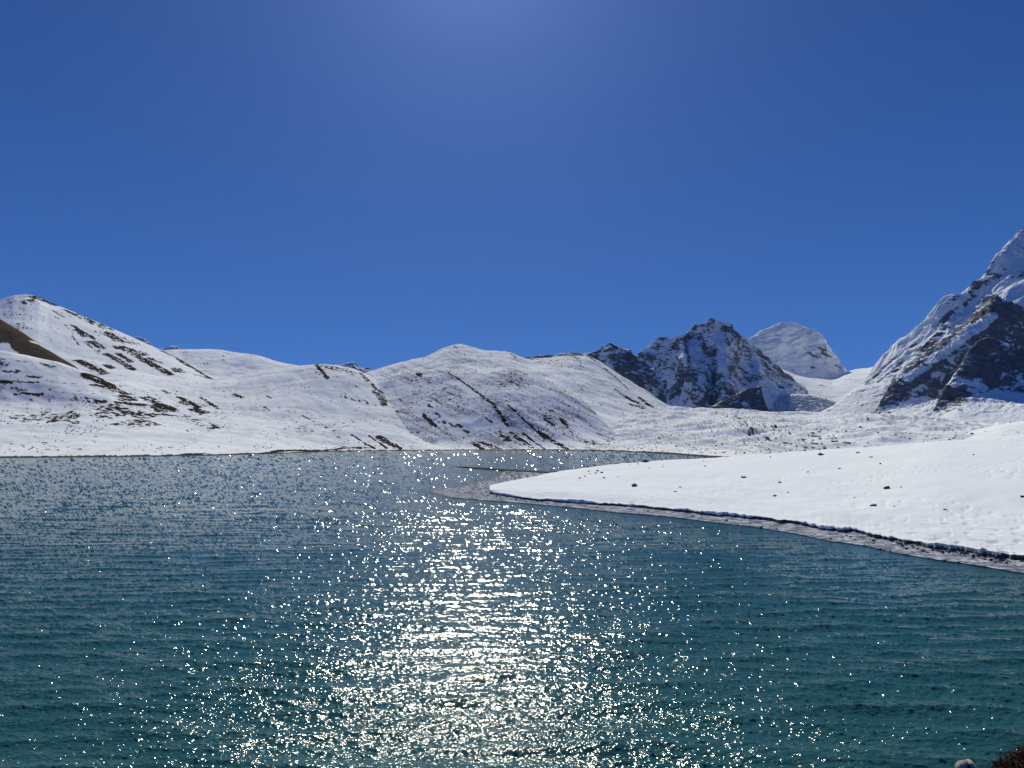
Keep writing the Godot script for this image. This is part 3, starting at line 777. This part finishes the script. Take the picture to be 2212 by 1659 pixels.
	loft({"called": "front_crag", "low_snow": 150.0, "style": "rock", "category": "crag", "label": "shaded black crag with a white topped hump at the right edge", "x0": 1960.0, "x1": 2480.0, "cols": 330, "rows": [60, 70, 12, 6], "size": 110.0, "amp": 0.45, "cover": 0.66, "tension": 0.25, "lines": [
		[1960, 925, 2750, 2050, 925, 2700, 2110, 925, 2650, 2212, 918, 2600, 2480, 915, 2550],
		[1960, 915, 2980, 2010, 908, 3000, 2040, 885, 3040, 2070, 862, 3060, 2100, 855, 3060, 2212, 845, 3060, 2480, 830, 3080],
		[1960, 912, 3000, 1995, 905, 3050, 2012, 893, 3080, 2030, 862, 3120, 2050, 830, 3150, 2075, 795, 3180, 2095, 762, 3200, 2112, 742, 3220, 2130, 735, 3220, 2148, 735, 3220, 2170, 746, 3220, 2212, 768, 3220, 2300, 720, 3250, 2480, 640, 3300],
		[1960, 912, 3050, 2012, 892, 3120, 2050, 830, 3200, 2095, 760, 3260, 2130, 733, 3270, 2148, 733, 3270, 2212, 766, 3270, 2300, 716, 3300, 2480, 630, 3350],
		[1960, 940, 3500, 2480, 880, 3700]],
		"bare": sheet([[1450, 800, 1650, 700, 130, 0.8], [1360, 1020, 1980, 900, 130, 0.7], [1080, 1440, 1330, 1200, 110, 0.8], [1900, 1400, 2024, 1350, 130, 0.6], [1200, 1080, 1300, 1000, 60, 0.6], [1340, 1150, 1900, 1300, 190, -0.9], [1100, 1560, 2000, 1560, 170, -1.1], [1540, 665, 1720, 660, 20, -0.9], [1740, 690, 1850, 750, 14, -0.8], [1600, 700, 1720, 730, 50, -0.4]], 1810.4, 603.5, 0.1984)})
	# far blue peaks that look over the snow hills
	loft({"called": "far_peak", "style": "rock", "category": "mountain", "label": "far blue rock summit showing over the right flank of the pointed snow hill", "x0": 262.0, "x1": 412.0, "cols": 120, "rows": [40, 10], "size": 260.0, "amp": 0.6, "cover": 0.62, "tension": 0.2, "lines": [
		[262, 800, 9000, 412, 800, 9000],
		[262, 748, 9400, 278, 736, 9400, 286, 728, 9400, 298, 727, 9400, 310, 730, 9400, 322, 740, 9400, 336, 753, 9400, 352, 754, 9400, 362, 749, 9400, 371, 747, 9400, 386, 748, 9400, 392, 756, 9400, 412, 770, 9400],
		[262, 800, 10000, 412, 800, 10000]]})
	loft({"called": "far_peak", "style": "rock", "category": "mountain", "label": "far blue rock summit in the dip between the shore slope and the middle hill", "x0": 690.0, "x1": 840.0, "cols": 120, "rows": [40, 10], "size": 260.0, "amp": 0.6, "cover": 0.55, "tension": 0.2, "lines": [
		[690, 830, 9000, 840, 830, 9000],
		[690, 800, 9400, 722, 788, 9400, 738, 788, 9400, 750, 784, 9400, 764, 782, 9400, 774, 790, 9400, 784, 796, 9400, 796, 793, 9400, 804, 802, 9400, 840, 815, 9400],
		[690, 840, 10000, 840, 840, 10000]]})


# ---------------------------------------------------------------- the low peninsula with its bank, beach and stones
func build_peninsula() -> void:
	var edge := [1056, 1065.7, -0.35, 1092, 1071.7, -0.35, 1128, 1079, -0.35, 1175, 1082.7, -0.35, 1235, 1086.6, -0.35, 1294, 1091, -0.35, 1354, 1094.6, -0.35, 1413.5, 1100, -0.35, 1473, 1106, -0.35, 1536, 1112.5, -0.35, 1606, 1119, -0.35, 1673.6, 1127, -0.35, 1744, 1136, -0.35, 1774, 1143.5, -0.35, 1842, 1150, -0.35, 1890.6, 1160, -0.35, 1924, 1166.4, -0.35, 1964, 1175.5, -0.35, 2025, 1186, -0.35, 2086, 1195.4, -0.35, 2135, 1201.5, -0.35, 2212, 1209, -0.35, 2420, 1238, -0.35]
	var beach := loft({"called": "beach", "style": "mud", "category": "beach", "label": "strip of grey wet mud and stones round the tip of the peninsula", "x0": 925.0, "x1": 2420.0, "cols": 520, "rows": [3, 26, 20, 3], "tension": 0.1, "lines": [
		[925, 1065.8, 0.5, 976, 1077.9, 0.5, 1056, 1085.0, 0.5, 1145.6, 1091.9, 0.5, 1235, 1100.6, 0.5, 1324, 1110.6, 0.5, 1413.5, 1118.4, 0.5, 1473, 1124.5, 0.5, 1536, 1132.9, 0.5, 1628, 1143.8, 0.5, 1719.5, 1158.8, 0.5, 1790, 1174.5, 0.5, 1872, 1185.8, 0.5, 1933, 1201.0, 0.5, 2025, 1216.4, 0.5, 2101, 1227.7, 0.5, 2212, 1246.1, 0.5, 2420, 1279.0, 0.5],
		BEACH_EDGE,
		[925, 1062.6, -0.02, 976, 1063, -0.25, 1020, 1062.5, -0.3, 1056, 1065.2, -0.38, 1092, 1071.2, -0.38, 1128, 1078.5, -0.38, 1175, 1082.2, -0.38, 1235, 1086.1, -0.38, 1294, 1090.5, -0.38, 1354, 1094.1, -0.38, 1413.5, 1099.5, -0.38, 1473, 1105.5, -0.38, 1536, 1112.0, -0.38, 1606, 1118.5, -0.38, 1673.6, 1126.5, -0.38, 1744, 1135.5, -0.38, 1774, 1143.0, -0.38, 1842, 1149.5, -0.38, 1890.6, 1159.5, -0.38, 1924, 1165.9, -0.38, 1964, 1175.0, -0.38, 2025, 1185.5, -0.38, 2086, 1194.9, -0.38, 2135, 1201.0, -0.38, 2212, 1208.5, -0.38, 2420, 1237.5, -0.38],
		[925, 1062, -0.001, 950, 1056, -0.001, 970, 1052, -0.001, 1000, 1047, -0.001, 1040, 1035, -0.001, 1072, 1027, -0.001, 1080, 1023, -0.001, 1090, 1018, -0.1, 1130, 1018, -0.1, 1180, 1021, -0.1, 1215, 1021, -0.1, 1240, 1030, -0.2, 1300, 1070, -0.3, 1420, 1092, -0.3, 1600, 1112, -0.3, 1750, 1130, -0.3, 2050, 1175, -0.3, 2420, 1220, -0.3],
		[925, 1060, 0.5, 970, 1048, 0.5, 1000, 1043, 0.5, 1040, 1031, 0.5, 1072, 1023, 0.5, 1085, 1016, 0.5, 1215, 1018, 0.5, 1240, 1020, 0.5, 1300, 1060, 0.5, 2420, 1210, 0.5]]})
	var mesh_bank := loft({"called": "earth_bank", "style": "rock", "category": "bank", "label": "low dark earth bank under the snow edge along the beach", "x0": 1062.0, "x1": 2420.0, "cols": 860, "rows": [8, 2], "size": 3.0, "amp": 0.0045, "cover": 3.0, "tension": 0.0, "lines": shifted(edge, [[-0.1, 0.2], [0.15, 0.80], [2.0, 0.85]])})
	var field := loft({"called": "snowfield", "style": "drift", "category": "snowfield", "label": "smooth snow covered peninsula with small dark stones and footprints", "x0": 1058.0, "x1": 2420.0, "cols": 860, "rows": [3, 3, 10, 46, 80, 10], "smooth": 45.0, "rough_lines": 4, "tension": 0.35, "lines": shifted(edge, [[0.6, 0.76], [-0.22, 0.82], [0.25, 1.02], [3.2, 1.12, 0.3]]) + [
		[1050, 1060, -1.06, 1062, 1058, -1.12, 1120, 1062, -1.6, 1200, 1066, -1.8, 1300, 1066, -2.0, 1400, 1066, -2.4, 1600, 1072, -2.6, 1750, 1092, -2.6, 1900, 1112, -2.6, 2050, 1128, -2.6, 2212, 1146, -2.6, 2420, 1170, -2.6],
		[1050, 1058, -1.08, 1062, 1053, -1.2, 1090, 1046, -1.7, 1130, 1038, -2.0, 1170, 1030, -2.4, 1215, 1023, -3.0, 1285, 1009, -4.0, 1330, 1003, -4.8, 1390, 998, -5.8, 1450, 995, -6.6, 1500, 992, -7.3, 1560, 988, -8.2, 1680, 979, -10.0, 1800, 970, -11.7, 1900, 963, -13.0, 2000, 955, 250, 2100, 948, 245, 2212, 940, 240, 2420, 926, 235],
		[1050, 1050, 0.5, 1200, 1018, 0.5, 1300, 1008, 0.5, 1500, 995, 0.5, 1700, 996, 0.5, 2420, 1000, 0.5]]})
	spit()
	peninsula_stones(beach, field)


# lines beside a line: [further away by, height above the lake]
func shifted(edge: Array, by: Array) -> Array:
	var out := []
	var c := curve_of(edge)
	var first: float = c[0][0]
	var last: float = c[0][c[0].size() - 1]
	for b in by:
		var f := []
		for i in 500:
			var s := lerpf(first, last, i / 499.0)
			var q := on_curve(c, s)
			var r: float = q.x + b[0] + (one.get_noise_1d(i * 0.21) * 0.75 + one.get_noise_1d(i * 0.06 + 40.0) * 1.2) * (b[2] if b.size() > 2 else 1.0)
			# back to the sketch: the inverse of sight()
			var e: float = (b[1] + (one.get_noise_1d(i * 0.11 + 90.0) * 0.08 if b[1] > 0.5 and b.size() < 3 else 0.0) - EYE) / r
			var cy := (e * cp - sp) / (cp + e * sp)
			var cx := s * (cp - cy * sp)
			f.append_array([1106.0 + cx * FOCAL, 829.5 - cy * FOCAL, r])
		out.append(f)
	return out


func spit() -> void:
	loft({"called": "gravel_spit", "style": "mud", "dark": 0.9, "category": "spit", "label": "thin bar of dark gravel reaching left into the lake behind the beach", "x0": 984.0, "x1": 1225.0, "cols": 300, "rows": [4, 8, 4], "tension": 0.1, "lines": [
		[984, 1010, 0.4, 1090, 1019, 0.4, 1225, 1027, 0.4],
		[984, 1008.5, -0.05, 1000, 1009, -0.3, 1040, 1012, -0.35, 1090, 1016, -0.4, 1150, 1019, -0.4, 1225, 1023, -0.4],
		[984, 1007.5, -0.05, 1000, 1007.5, -0.5, 1040, 1010, -0.6, 1090, 1014, -0.65, 1150, 1017, -0.6, 1225, 1020, -0.5],
		[984, 1007, 0.4, 1040, 1009, 0.4, 1225, 1018, 0.4]]})


func make_stone_meshes() -> void:
	for v in 5:
		for capped in 2:
			var st := SurfaceTool.new()
			var sphere := SphereMesh.new()
			sphere.radial_segments = 14
			sphere.rings = 8
			sphere.radius = 0.5
			sphere.height = 1.0
			var a := sphere.get_mesh_arrays()
			var P: PackedVector3Array = a[Mesh.ARRAY_VERTEX]
			for i in P.size():
				var p := P[i]
				var k := 1.0 + 0.45 * one.get_noise_3d(p.x * 1.7 + v * 9.0, p.y * 1.7, p.z * 1.7) + 0.22 * fine.get_noise_3d(p.x * 4.0, p.y * 4.0 + v * 5.0, p.z * 4.0)
				p *= k
				# a few flat breaks
				for f in 4:
					var d := Vector3(sin(v * 2.1 + f * 1.9), 0.5 * cos(f * 2.7 + v), cos(v * 1.3 + f * 2.3)).normalized()
					var over := p.dot(d) - 0.36
					if over > 0.0:
						p -= d * over * 0.9
				P[i] = Vector3(p.x, p.y * 0.78, p.z)
			var I: PackedInt32Array = a[Mesh.ARRAY_INDEX]
			st.begin(Mesh.PRIMITIVE_TRIANGLES)
			st.set_smooth_group(-1)
			for t in range(0, I.size(), 3):
				var q := [P[I[t]], P[I[t + 1]], P[I[t + 2]]]
				var n: Vector3 = (q[2] - q[0]).cross(q[1] - q[0]).normalized()
				var mid: Vector3 = (q[0] + q[1] + q[2]) / 3.0
				var g := one.get_noise_3d(mid.x * 5.0, mid.y * 5.0 + v, mid.z * 5.0)
				var c := lin(0.075 + 0.03 * g, 0.070 + 0.028 * g, 0.068 + 0.025 * g)
				if capped == 1 and n.y + g * 0.35 > 0.55:
					c = lin(0.83, 0.84, 0.86)
				for p in q:
					st.set_color(c)
					st.add_vertex(p)
			st.generate_normals()
			if capped == 1:
				capped_meshes.append(st.commit())
			else:
				stone_meshes.append(st.commit())


# a boulder standing on the land under a point of the sketch, of a width given in sketch units
func boulder(grid: Dictionary, x: float, y: float, wide: float, tall: float, label: String, group: String = "", capped := true, called := "boulder", kind_word := "boulder") -> MeshInstance3D:
	var p := meet(grid, x, y)
	var size := 0.88 * wide * -p.z / FOCAL
	var o := put(called, (capped_meshes if capped else stone_meshes)[rng.randi() % 5], land_material)
	o.position = p + Vector3(0, size * tall * 0.20, 0)
	o.rotation.y = rng.randf() * TAU
	o.scale = Vector3(size, size * tall, size)
	tag(o, label, kind_word, group)
	return o


# many small stones or tufts nobody would count, strewn where the snow lies thin
func strewn(called: String, label: String, grid: Dictionary, count: int, row0: float, row1: float, small: float, large: float, patchy: float, ox: float, capped := false) -> void:
	var P: PackedVector3Array = grid.P
	var cols: int = grid.cols
	var where: Array[Transform3D] = []
	var tries := 0
	while where.size() < count and tries < count * 30:
		tries += 1
		var r := int(lerpf(row0, row1, rng.randf()) * (grid.rows - 1))
		var p: Vector3 = P[r * cols + rng.randi() % cols]
		if p.y < 0.3:
			continue
		var f := soft.get_noise_3d(p.x / 140.0 + ox, p.y / 60.0, p.z / 180.0) + 0.6 * fine.get_noise_2d((p.x * 0.5 + p.y * 0.87) / 22.0 + ox, (p.x * 0.87 - p.y * 0.5) / 90.0)
		if f < patchy * (0.4 + 0.6 * rng.randf()):
			continue
		var q := rng.randf()
		var size := lerpf(small, large, q * q * q)
		var b := Basis.from_euler(Vector3(rng.randf_range(-0.3, 0.3), rng.randf() * TAU, rng.randf_range(-0.3, 0.3))).scaled(Vector3(size, size * rng.randf_range(0.45, 0.8), size))
		where.append(Transform3D(b, p + Vector3(rng.randf_range(-2.0, 2.0), size * 0.12, 0)))
	var mm := MultiMesh.new()
	mm.transform_format = MultiMesh.TRANSFORM_3D
	mm.mesh = (capped_meshes if capped else stone_meshes)[1]
	mm.instance_count = where.size()
	for i in where.size():
		mm.set_instance_transform(i, where[i])
	var o := MultiMeshInstance3D.new()
	o.name = numbered(called)
	o.multimesh = mm
	o.material_override = land_material
	add_child(o, true)
	tag(o, label, "stones", "", "stuff")


func peninsula_stones(beach: Dictionary, field: Dictionary) -> void:
	# boulders one can tell apart: x, y, width, height over width
	boulder(field, 1371, 1051, 15, 0.8, "light grey snow topped boulder alone on the lower slope above the bank")
	boulder(field, 1396, 999, 20, 0.42, "long flat black boulder on the skyline of the peninsula before the turquoise water", "", false)
	boulder(field, 1772, 984, 15, 0.6, "dark snow flecked boulder just under the crest at the middle of the snowfield")
	boulder(field, 1853, 979, 12, 0.4, "low dark slab showing under the crest right of the snow flecked boulder")
	boulder(field, 1915, 1058, 15, 0.6, "dark brown boulder halfway up the right part of the snowfield", "", false)
	boulder(field, 1887, 1093, 17, 0.55, "black rock hollowed under a snow cap low on the right part of the snowfield")
	boulder(field, 1606, 1033, 13, 0.55, "grey snow capped boulder left of the middle of the snowfield")
	boulder(field, 1685, 1044, 8, 0.7, "small dark boulder right of the grey snow capped boulder")
	boulder(field, 1902, 1003, 5, 0.9, "small upright dark stone above the dark brown boulder", "", false)
	boulder(field, 2208, 1076, 10, 0.6, "dark boulder cut by the right edge of the view on the snowfield", "", false)
	boulder(field, 1664, 988, 4, 0.9, "lone small black stone on the skyline left of the snow flecked boulder", "", false)
	boulder(field, 1270, 1010, 7, 0.7, "dark stone at the left end of the snow crest by the water", "", false)
	boulder(field, 1305, 1034, 6, 0.8, "small grey stone below the cluster of stones near the left end of the crest")
	boulder(field, 1882, 990, 9, 0.35, "faint low stone under snow right of the low dark slab")
	boulder(field, 2104, 984, 5, 0.6, "small dark stone high on the right end of the snowfield", "", false)
	var cairn := boulder(field, 1286, 1005, 4.5, 1.7, "small dark upright stone standing on the left end of the crest", "", false, "standing_stone", "standing stone")
	cairn.rotation.y = 0.4
	for q in [[1272, 1019, 5, "leftmost stone in the top row of the cluster near the crest's left end"], [1291, 1018, 8, "largest snow dusted stone at the top right of the cluster near the crest's left end"], [1287, 1023, 7, "dark stone in the centre of the cluster near the crest's left end"],
			[1300, 1022, 8, "dark stone at the right end of the cluster near the crest's left end"], [1274, 1024, 4, "tiny dark stone at the left edge of the cluster below its top row"], [1264, 1029, 5, "small dark stone left of and below the cluster near the crest's left end"], [1253, 1034, 7, "lowest and leftmost grey stone under the cluster near the crest's left end"],
			[1378, 1003, 5, "small dark stone on the crest just left of the long flat black boulder"], [1360, 1005, 3.5, "tiny stone on the crest between the upright stone and the long flat black boulder"]]:
		boulder(field, q[0], q[1], q[2], 0.65, q[3], "small stones along the snow crest", q[2] > 6)
	for q in [[1432, 1009, 5, "small dark stone right of and below the long flat black boulder"], [1432, 1004, 3, "tiny dark speck of stone on the crest right of the long flat black boulder"], [1402, 1012, 5, "small grey stone right under the long flat black boulder"], [1335, 1031, 4, "tiny stone right of the small grey stone below the cluster"], [1523, 1008, 7, "small half buried stone below the crest left of the middle of the snowfield"], [1519, 997, 4, "tiny stone close under the skyline left of the lone small black stone"],
			[1458, 1063, 8, "snowed over hump of stone right of and below the light grey snow topped boulder"], [1470, 1053, 7, "low white hump of stone right of the light grey snow topped boulder"], [1674, 1073, 10, "elongated snowy stone low in the middle of the snowfield"], [1703, 1064, 6, "small grey stone right of the elongated snowy stone"], [1813, 1013, 8, "small faint stone below the low dark slab"], [1744, 1021, 6, "small stone between the snow flecked boulder and the small dark boulder"],
			[1845, 1075, 6, "small stone left of and above the hollowed black rock"], [1932, 1094, 6, "small dark stone right of the hollowed black rock"], [2042, 1103, 8, "small dark stone low on the snowfield near its right end"], [1946, 1053, 6, "pale low stone right of the dark brown boulder"], [1874, 1050, 3.5, "tiny upright stone left of the dark brown boulder"]]:
		boulder(field, q[0], q[1], q[2], 0.5, q[3], "half buried stones on the snowfield", true)
	# stones on the wet beach
	boulder(beach, 1957, 1187, 9.5, 0.75, "rounded brown boulder on the wet beach below the snow bank", "", false)
	boulder(beach, 1993, 1192, 12, 0.62, "largest dark boulder on the wet beach, right of the rounded brown one", "", false)
	boulder(beach, 2139, 1211, 9.5, 0.62, "dark boulder on the beach near the right edge of the view", "", false)
	boulder(beach, 2160, 1216, 8, 0.5, "flat dark boulder on the beach right beside another near the right edge", "", false)
	boulder(beach, 1794, 1165, 7, 0.7, "dark boulder at the water's edge where the beach is narrowest", "", false)
	boulder(beach, 1644, 1139.5, 9, 0.45, "low dark boulder at the water's edge left of the middle of the beach", "", false)
	boulder(beach, 1568, 1125, 9, 0.45, "low dark slab on the left part of the beach under the bank", "", false)
	for q in [[1622, 1131.5, 6, "small black stone on the beach left of the low dark boulder at the water's edge"], [1677, 1143, 5, "small black stone on the beach right of the low dark boulder at the water's edge"], [1722, 1148, 4.5, "small stone by the water midway along the right half of the beach"], [1783, 1164, 4, "tiny black stone left of the boulder at the narrowest part of the beach"], [1828, 1158, 6, "small flat stone close under the snow bank above the narrowest part of the beach"],
			[1837, 1161, 7, "flat black stone lying by the small flat one close under the snow bank"], [1868, 1176, 4.5, "small black stone at the water left of the row of stones"], [1888, 1170, 8, "flat dark stone under the snow bank left of the rounded brown boulder"], [1887, 1175, 6, "black stone in the middle of the beach left of the rounded brown boulder"], [1902, 1187, 7, "biggest black stone in the row at the water left of the rounded brown boulder"],
			[1924, 1190.5, 6, "black stone in the row at the water just below the rounded brown boulder's left"], [1914, 1178, 5, "small stone halfway between the snow bank and the row of stones at the water"], [2018, 1189, 8, "flat dark stone near the bank right of the largest beach boulder"], [2042, 1211, 6, "black stone at the water right of the largest beach boulder"], [2070, 1216.5, 8, "dark stone at the water left of the boulder near the right edge"], [2101, 1206, 8, "flat stone under the snow bank left of the boulder near the right edge"],
			[1500, 1116, 6, "small black stone on the left part of the beach left of the low dark slab"], [1400, 1106, 6, "small black stone where the beach narrows under the middle of the bank"], [1290, 1097, 5, "small black stone on the narrow beach well left of the low dark slab"], [1170, 1086, 5, "small black stone on the beach near the peninsula's tip"]]:
		boulder(beach, q[0], q[1], q[2], 0.55, q[3], "small stones on the beach", false)
	strewn("beach_gravel", "dark gravel and pebbles strewn over the wet beach", beach, 1500, 0.05, 0.97, 0.08, 0.5, -0.1, 2.0)


func build_near_bank() -> void:
	# the bank on which the camera stands; only its lip shows in the lower right corner
	var st := SurfaceTool.new()
	st.begin(Mesh.PRIMITIVE_TRIANGLES)
	var nx := 64
	var nz := 64
	for j in nz + 1:
		for i in nx + 1:
			var x := lerpf(-14.0, 16.0, float(i) / nx)
			var z := lerpf(14.0, -26.0, float(j) / nz)
			st.set_color(lin(0.032, 0.024, 0.019))
			st.set_smooth_group(0)
			st.add_vertex(Vector3(x, bank_height(x, z), z))
	for j in nz:
		for i in nx:
			var a := j * (nx + 1) + i
			for k in [a, a + nx + 1, a + 1, a + 1, a + nx + 1, a + nx + 2]:
				st.add_index(k)
	st.generate_normals()
	var bank := put("near_bank", st.commit(), land_material)
	tag(bank, "dark brown earth bank in the lower right corner", "bank", "", "structure")
	# dry grass on the lip
	var g := SurfaceTool.new()
	g.begin(Mesh.PRIMITIVE_TRIANGLES)
	var foot := spot(2240, 1668, 4.05)
	foot.y = bank_height(foot.x, foot.z)
	for i in 1500:
		var off := Vector3(rng.randfn(0.0, 0.085), 0, rng.randf_range(-0.16, 0.12))
		if off.x < -0.22 or off.x > 0.5:
			continue
		var p := foot + off
		p.y = bank_height(p.x, p.z) - 0.01
		var tall := rng.randf_range(0.05, 0.135) * (1.0 + 0.7 * clampf(off.x * 5.0, -0.7, 0.8))
		var lean := Vector3(rng.randfn(-0.15, 0.55), 1.0, rng.randfn(0.0, 0.5)).normalized()
		var side := Vector3(rng.randfn(0, 1), 0, rng.randfn(0, 1)).normalized() * rng.randf_range(0.0012, 0.0032)
		var shade := rng.randf()
		var c := lin(0.035, 0.024, 0.018).lerp(lin(0.16, 0.11, 0.07), shade * shade * shade)
		var mid := p + lean * tall * 0.55
		var tip := p + lean * tall + Vector3(lean.x, -0.25, lean.z) * tall * 0.5
		for v in [p - side, mid + side * 0.8, p + side, p - side, mid - side * 0.8, mid + side * 0.8, mid - side * 0.8, tip, mid + side * 0.8]:
			g.set_color(c)
			g.set_normal((lean.cross(side) + Vector3(0, 0.5, 0)).normalized())
			g.add_vertex(v)
	var tuft := put("dry_grass_tuft", g.commit(), land_material)
	tag(tuft, "dark reddish brown tuft of dry grass in the lower right corner", "grass tuft")
	# pale stone beside it
	var top := spot(2088, 1641, 4.0)
	var sm := SphereMesh.new()
	sm.radial_segments = 40
	sm.rings = 24
	sm.radius = 0.5
	sm.height = 1.0
	var arr := sm.get_mesh_arrays()
	var V: PackedVector3Array = arr[Mesh.ARRAY_VERTEX]
	var C := PackedColorArray()
	for i in V.size():
		var p := V[i]
		var n := fine.get_noise_3d(p.x * 3.0, p.y * 3.0, p.z * 3.0)
		for f in 6:
			var d := Vector3(sin(f * 2.2 + 0.4), 0.55 * cos(f * 1.7), cos(f * 1.9)).normalized()
			p -= d * maxf(p.dot(d) - 0.37, 0.0) * 0.8
		V[i] = p * (1.0 + 0.20 * one.get_noise_3d(p.x * 1.8, p.y * 1.8, p.z * 1.8 + 3.0) + 0.09 * n)
		var c := Vector3(0.52, 0.46, 0.37).lerp(Vector3(0.34, 0.29, 0.23), clampf(0.5 + n * 1.4, 0.0, 1.0))
		var mark := Vector2(p.x * 1.0 + 0.05, (p.y - 0.20) * 0.8).length()
		if p.z > 0.0:
			c = c.lerp(Vector3(0.018, 0.014, 0.012), step01(0.17, 0.12, mark))
		C.append(lin(c.x, c.y, c.z))
	arr[Mesh.ARRAY_VERTEX] = V
	arr[Mesh.ARRAY_COLOR] = C
	var am := ArrayMesh.new()
	am.add_surface_from_arrays(Mesh.PRIMITIVE_TRIANGLES, arr)
	var pale := put("pale_stone", am, land_material)
	pale.scale = Vector3(0.108, 0.11, 0.10)
	pale.position = top - Vector3(0, 0.058, 0)
	tag(pale, "pale beige stone with a dark hollow beside the dry grass tuft", "stone")


func bank_height(x: float, z: float) -> float:
	var lip := 2.3 + 1.8 * step01(1.5, 2.3, x) - 0.25 * step01(3.2, 5.0, x)
	var out := -z - lip
	var flat_ := EYE - 1.70 + 0.02 * one.get_noise_2d(x * 2.0, z * 2.0) + 0.05 * step01(2.35, 2.7, x)
	if out > 0.0:
		return maxf(flat_ - out * out * 0.6 - out * 0.5, flat_ - 0.35 - (out - 0.5) * 1.05 - 0.07) if out > 0.5 else flat_ - out * out * 0.6 - out * 0.5
	return flat_


# two thin bare poles lean at the far left shore
func shore_poles() -> void:
	for q in [[263.5, 982.5, 273.0, 988.6, "thin dark pole leaning left on the far left shore"], [299.5, 982.5, 288.0, 988.4, "thin dark pole leaning right on the far left shore"]]:
		var a := spot(q[2], q[3], 668.0)
		var b := spot(q[0], q[1], 668.0)
		var cyl := CylinderMesh.new()
		cyl.top_radius = 0.10
		cyl.bottom_radius = 0.16
		cyl.height = 1.0
		cyl.radial_segments = 10
		var m := StandardMaterial3D.new()
		m.albedo_color = lin(0.06, 0.05, 0.045)
		m.roughness = 0.9
		var o := put("leaning_pole", cyl, m)
		var up := (b - a).normalized()
		var bas := Basis(up.cross(Vector3.BACK).normalized(), up, Vector3.BACK)
		o.transform = Transform3D(bas.scaled_local(Vector3(1, (b - a).length() + 0.6, 1)), (a + b) * 0.5 - up * 0.3)
		tag(o, q[4], "pole")
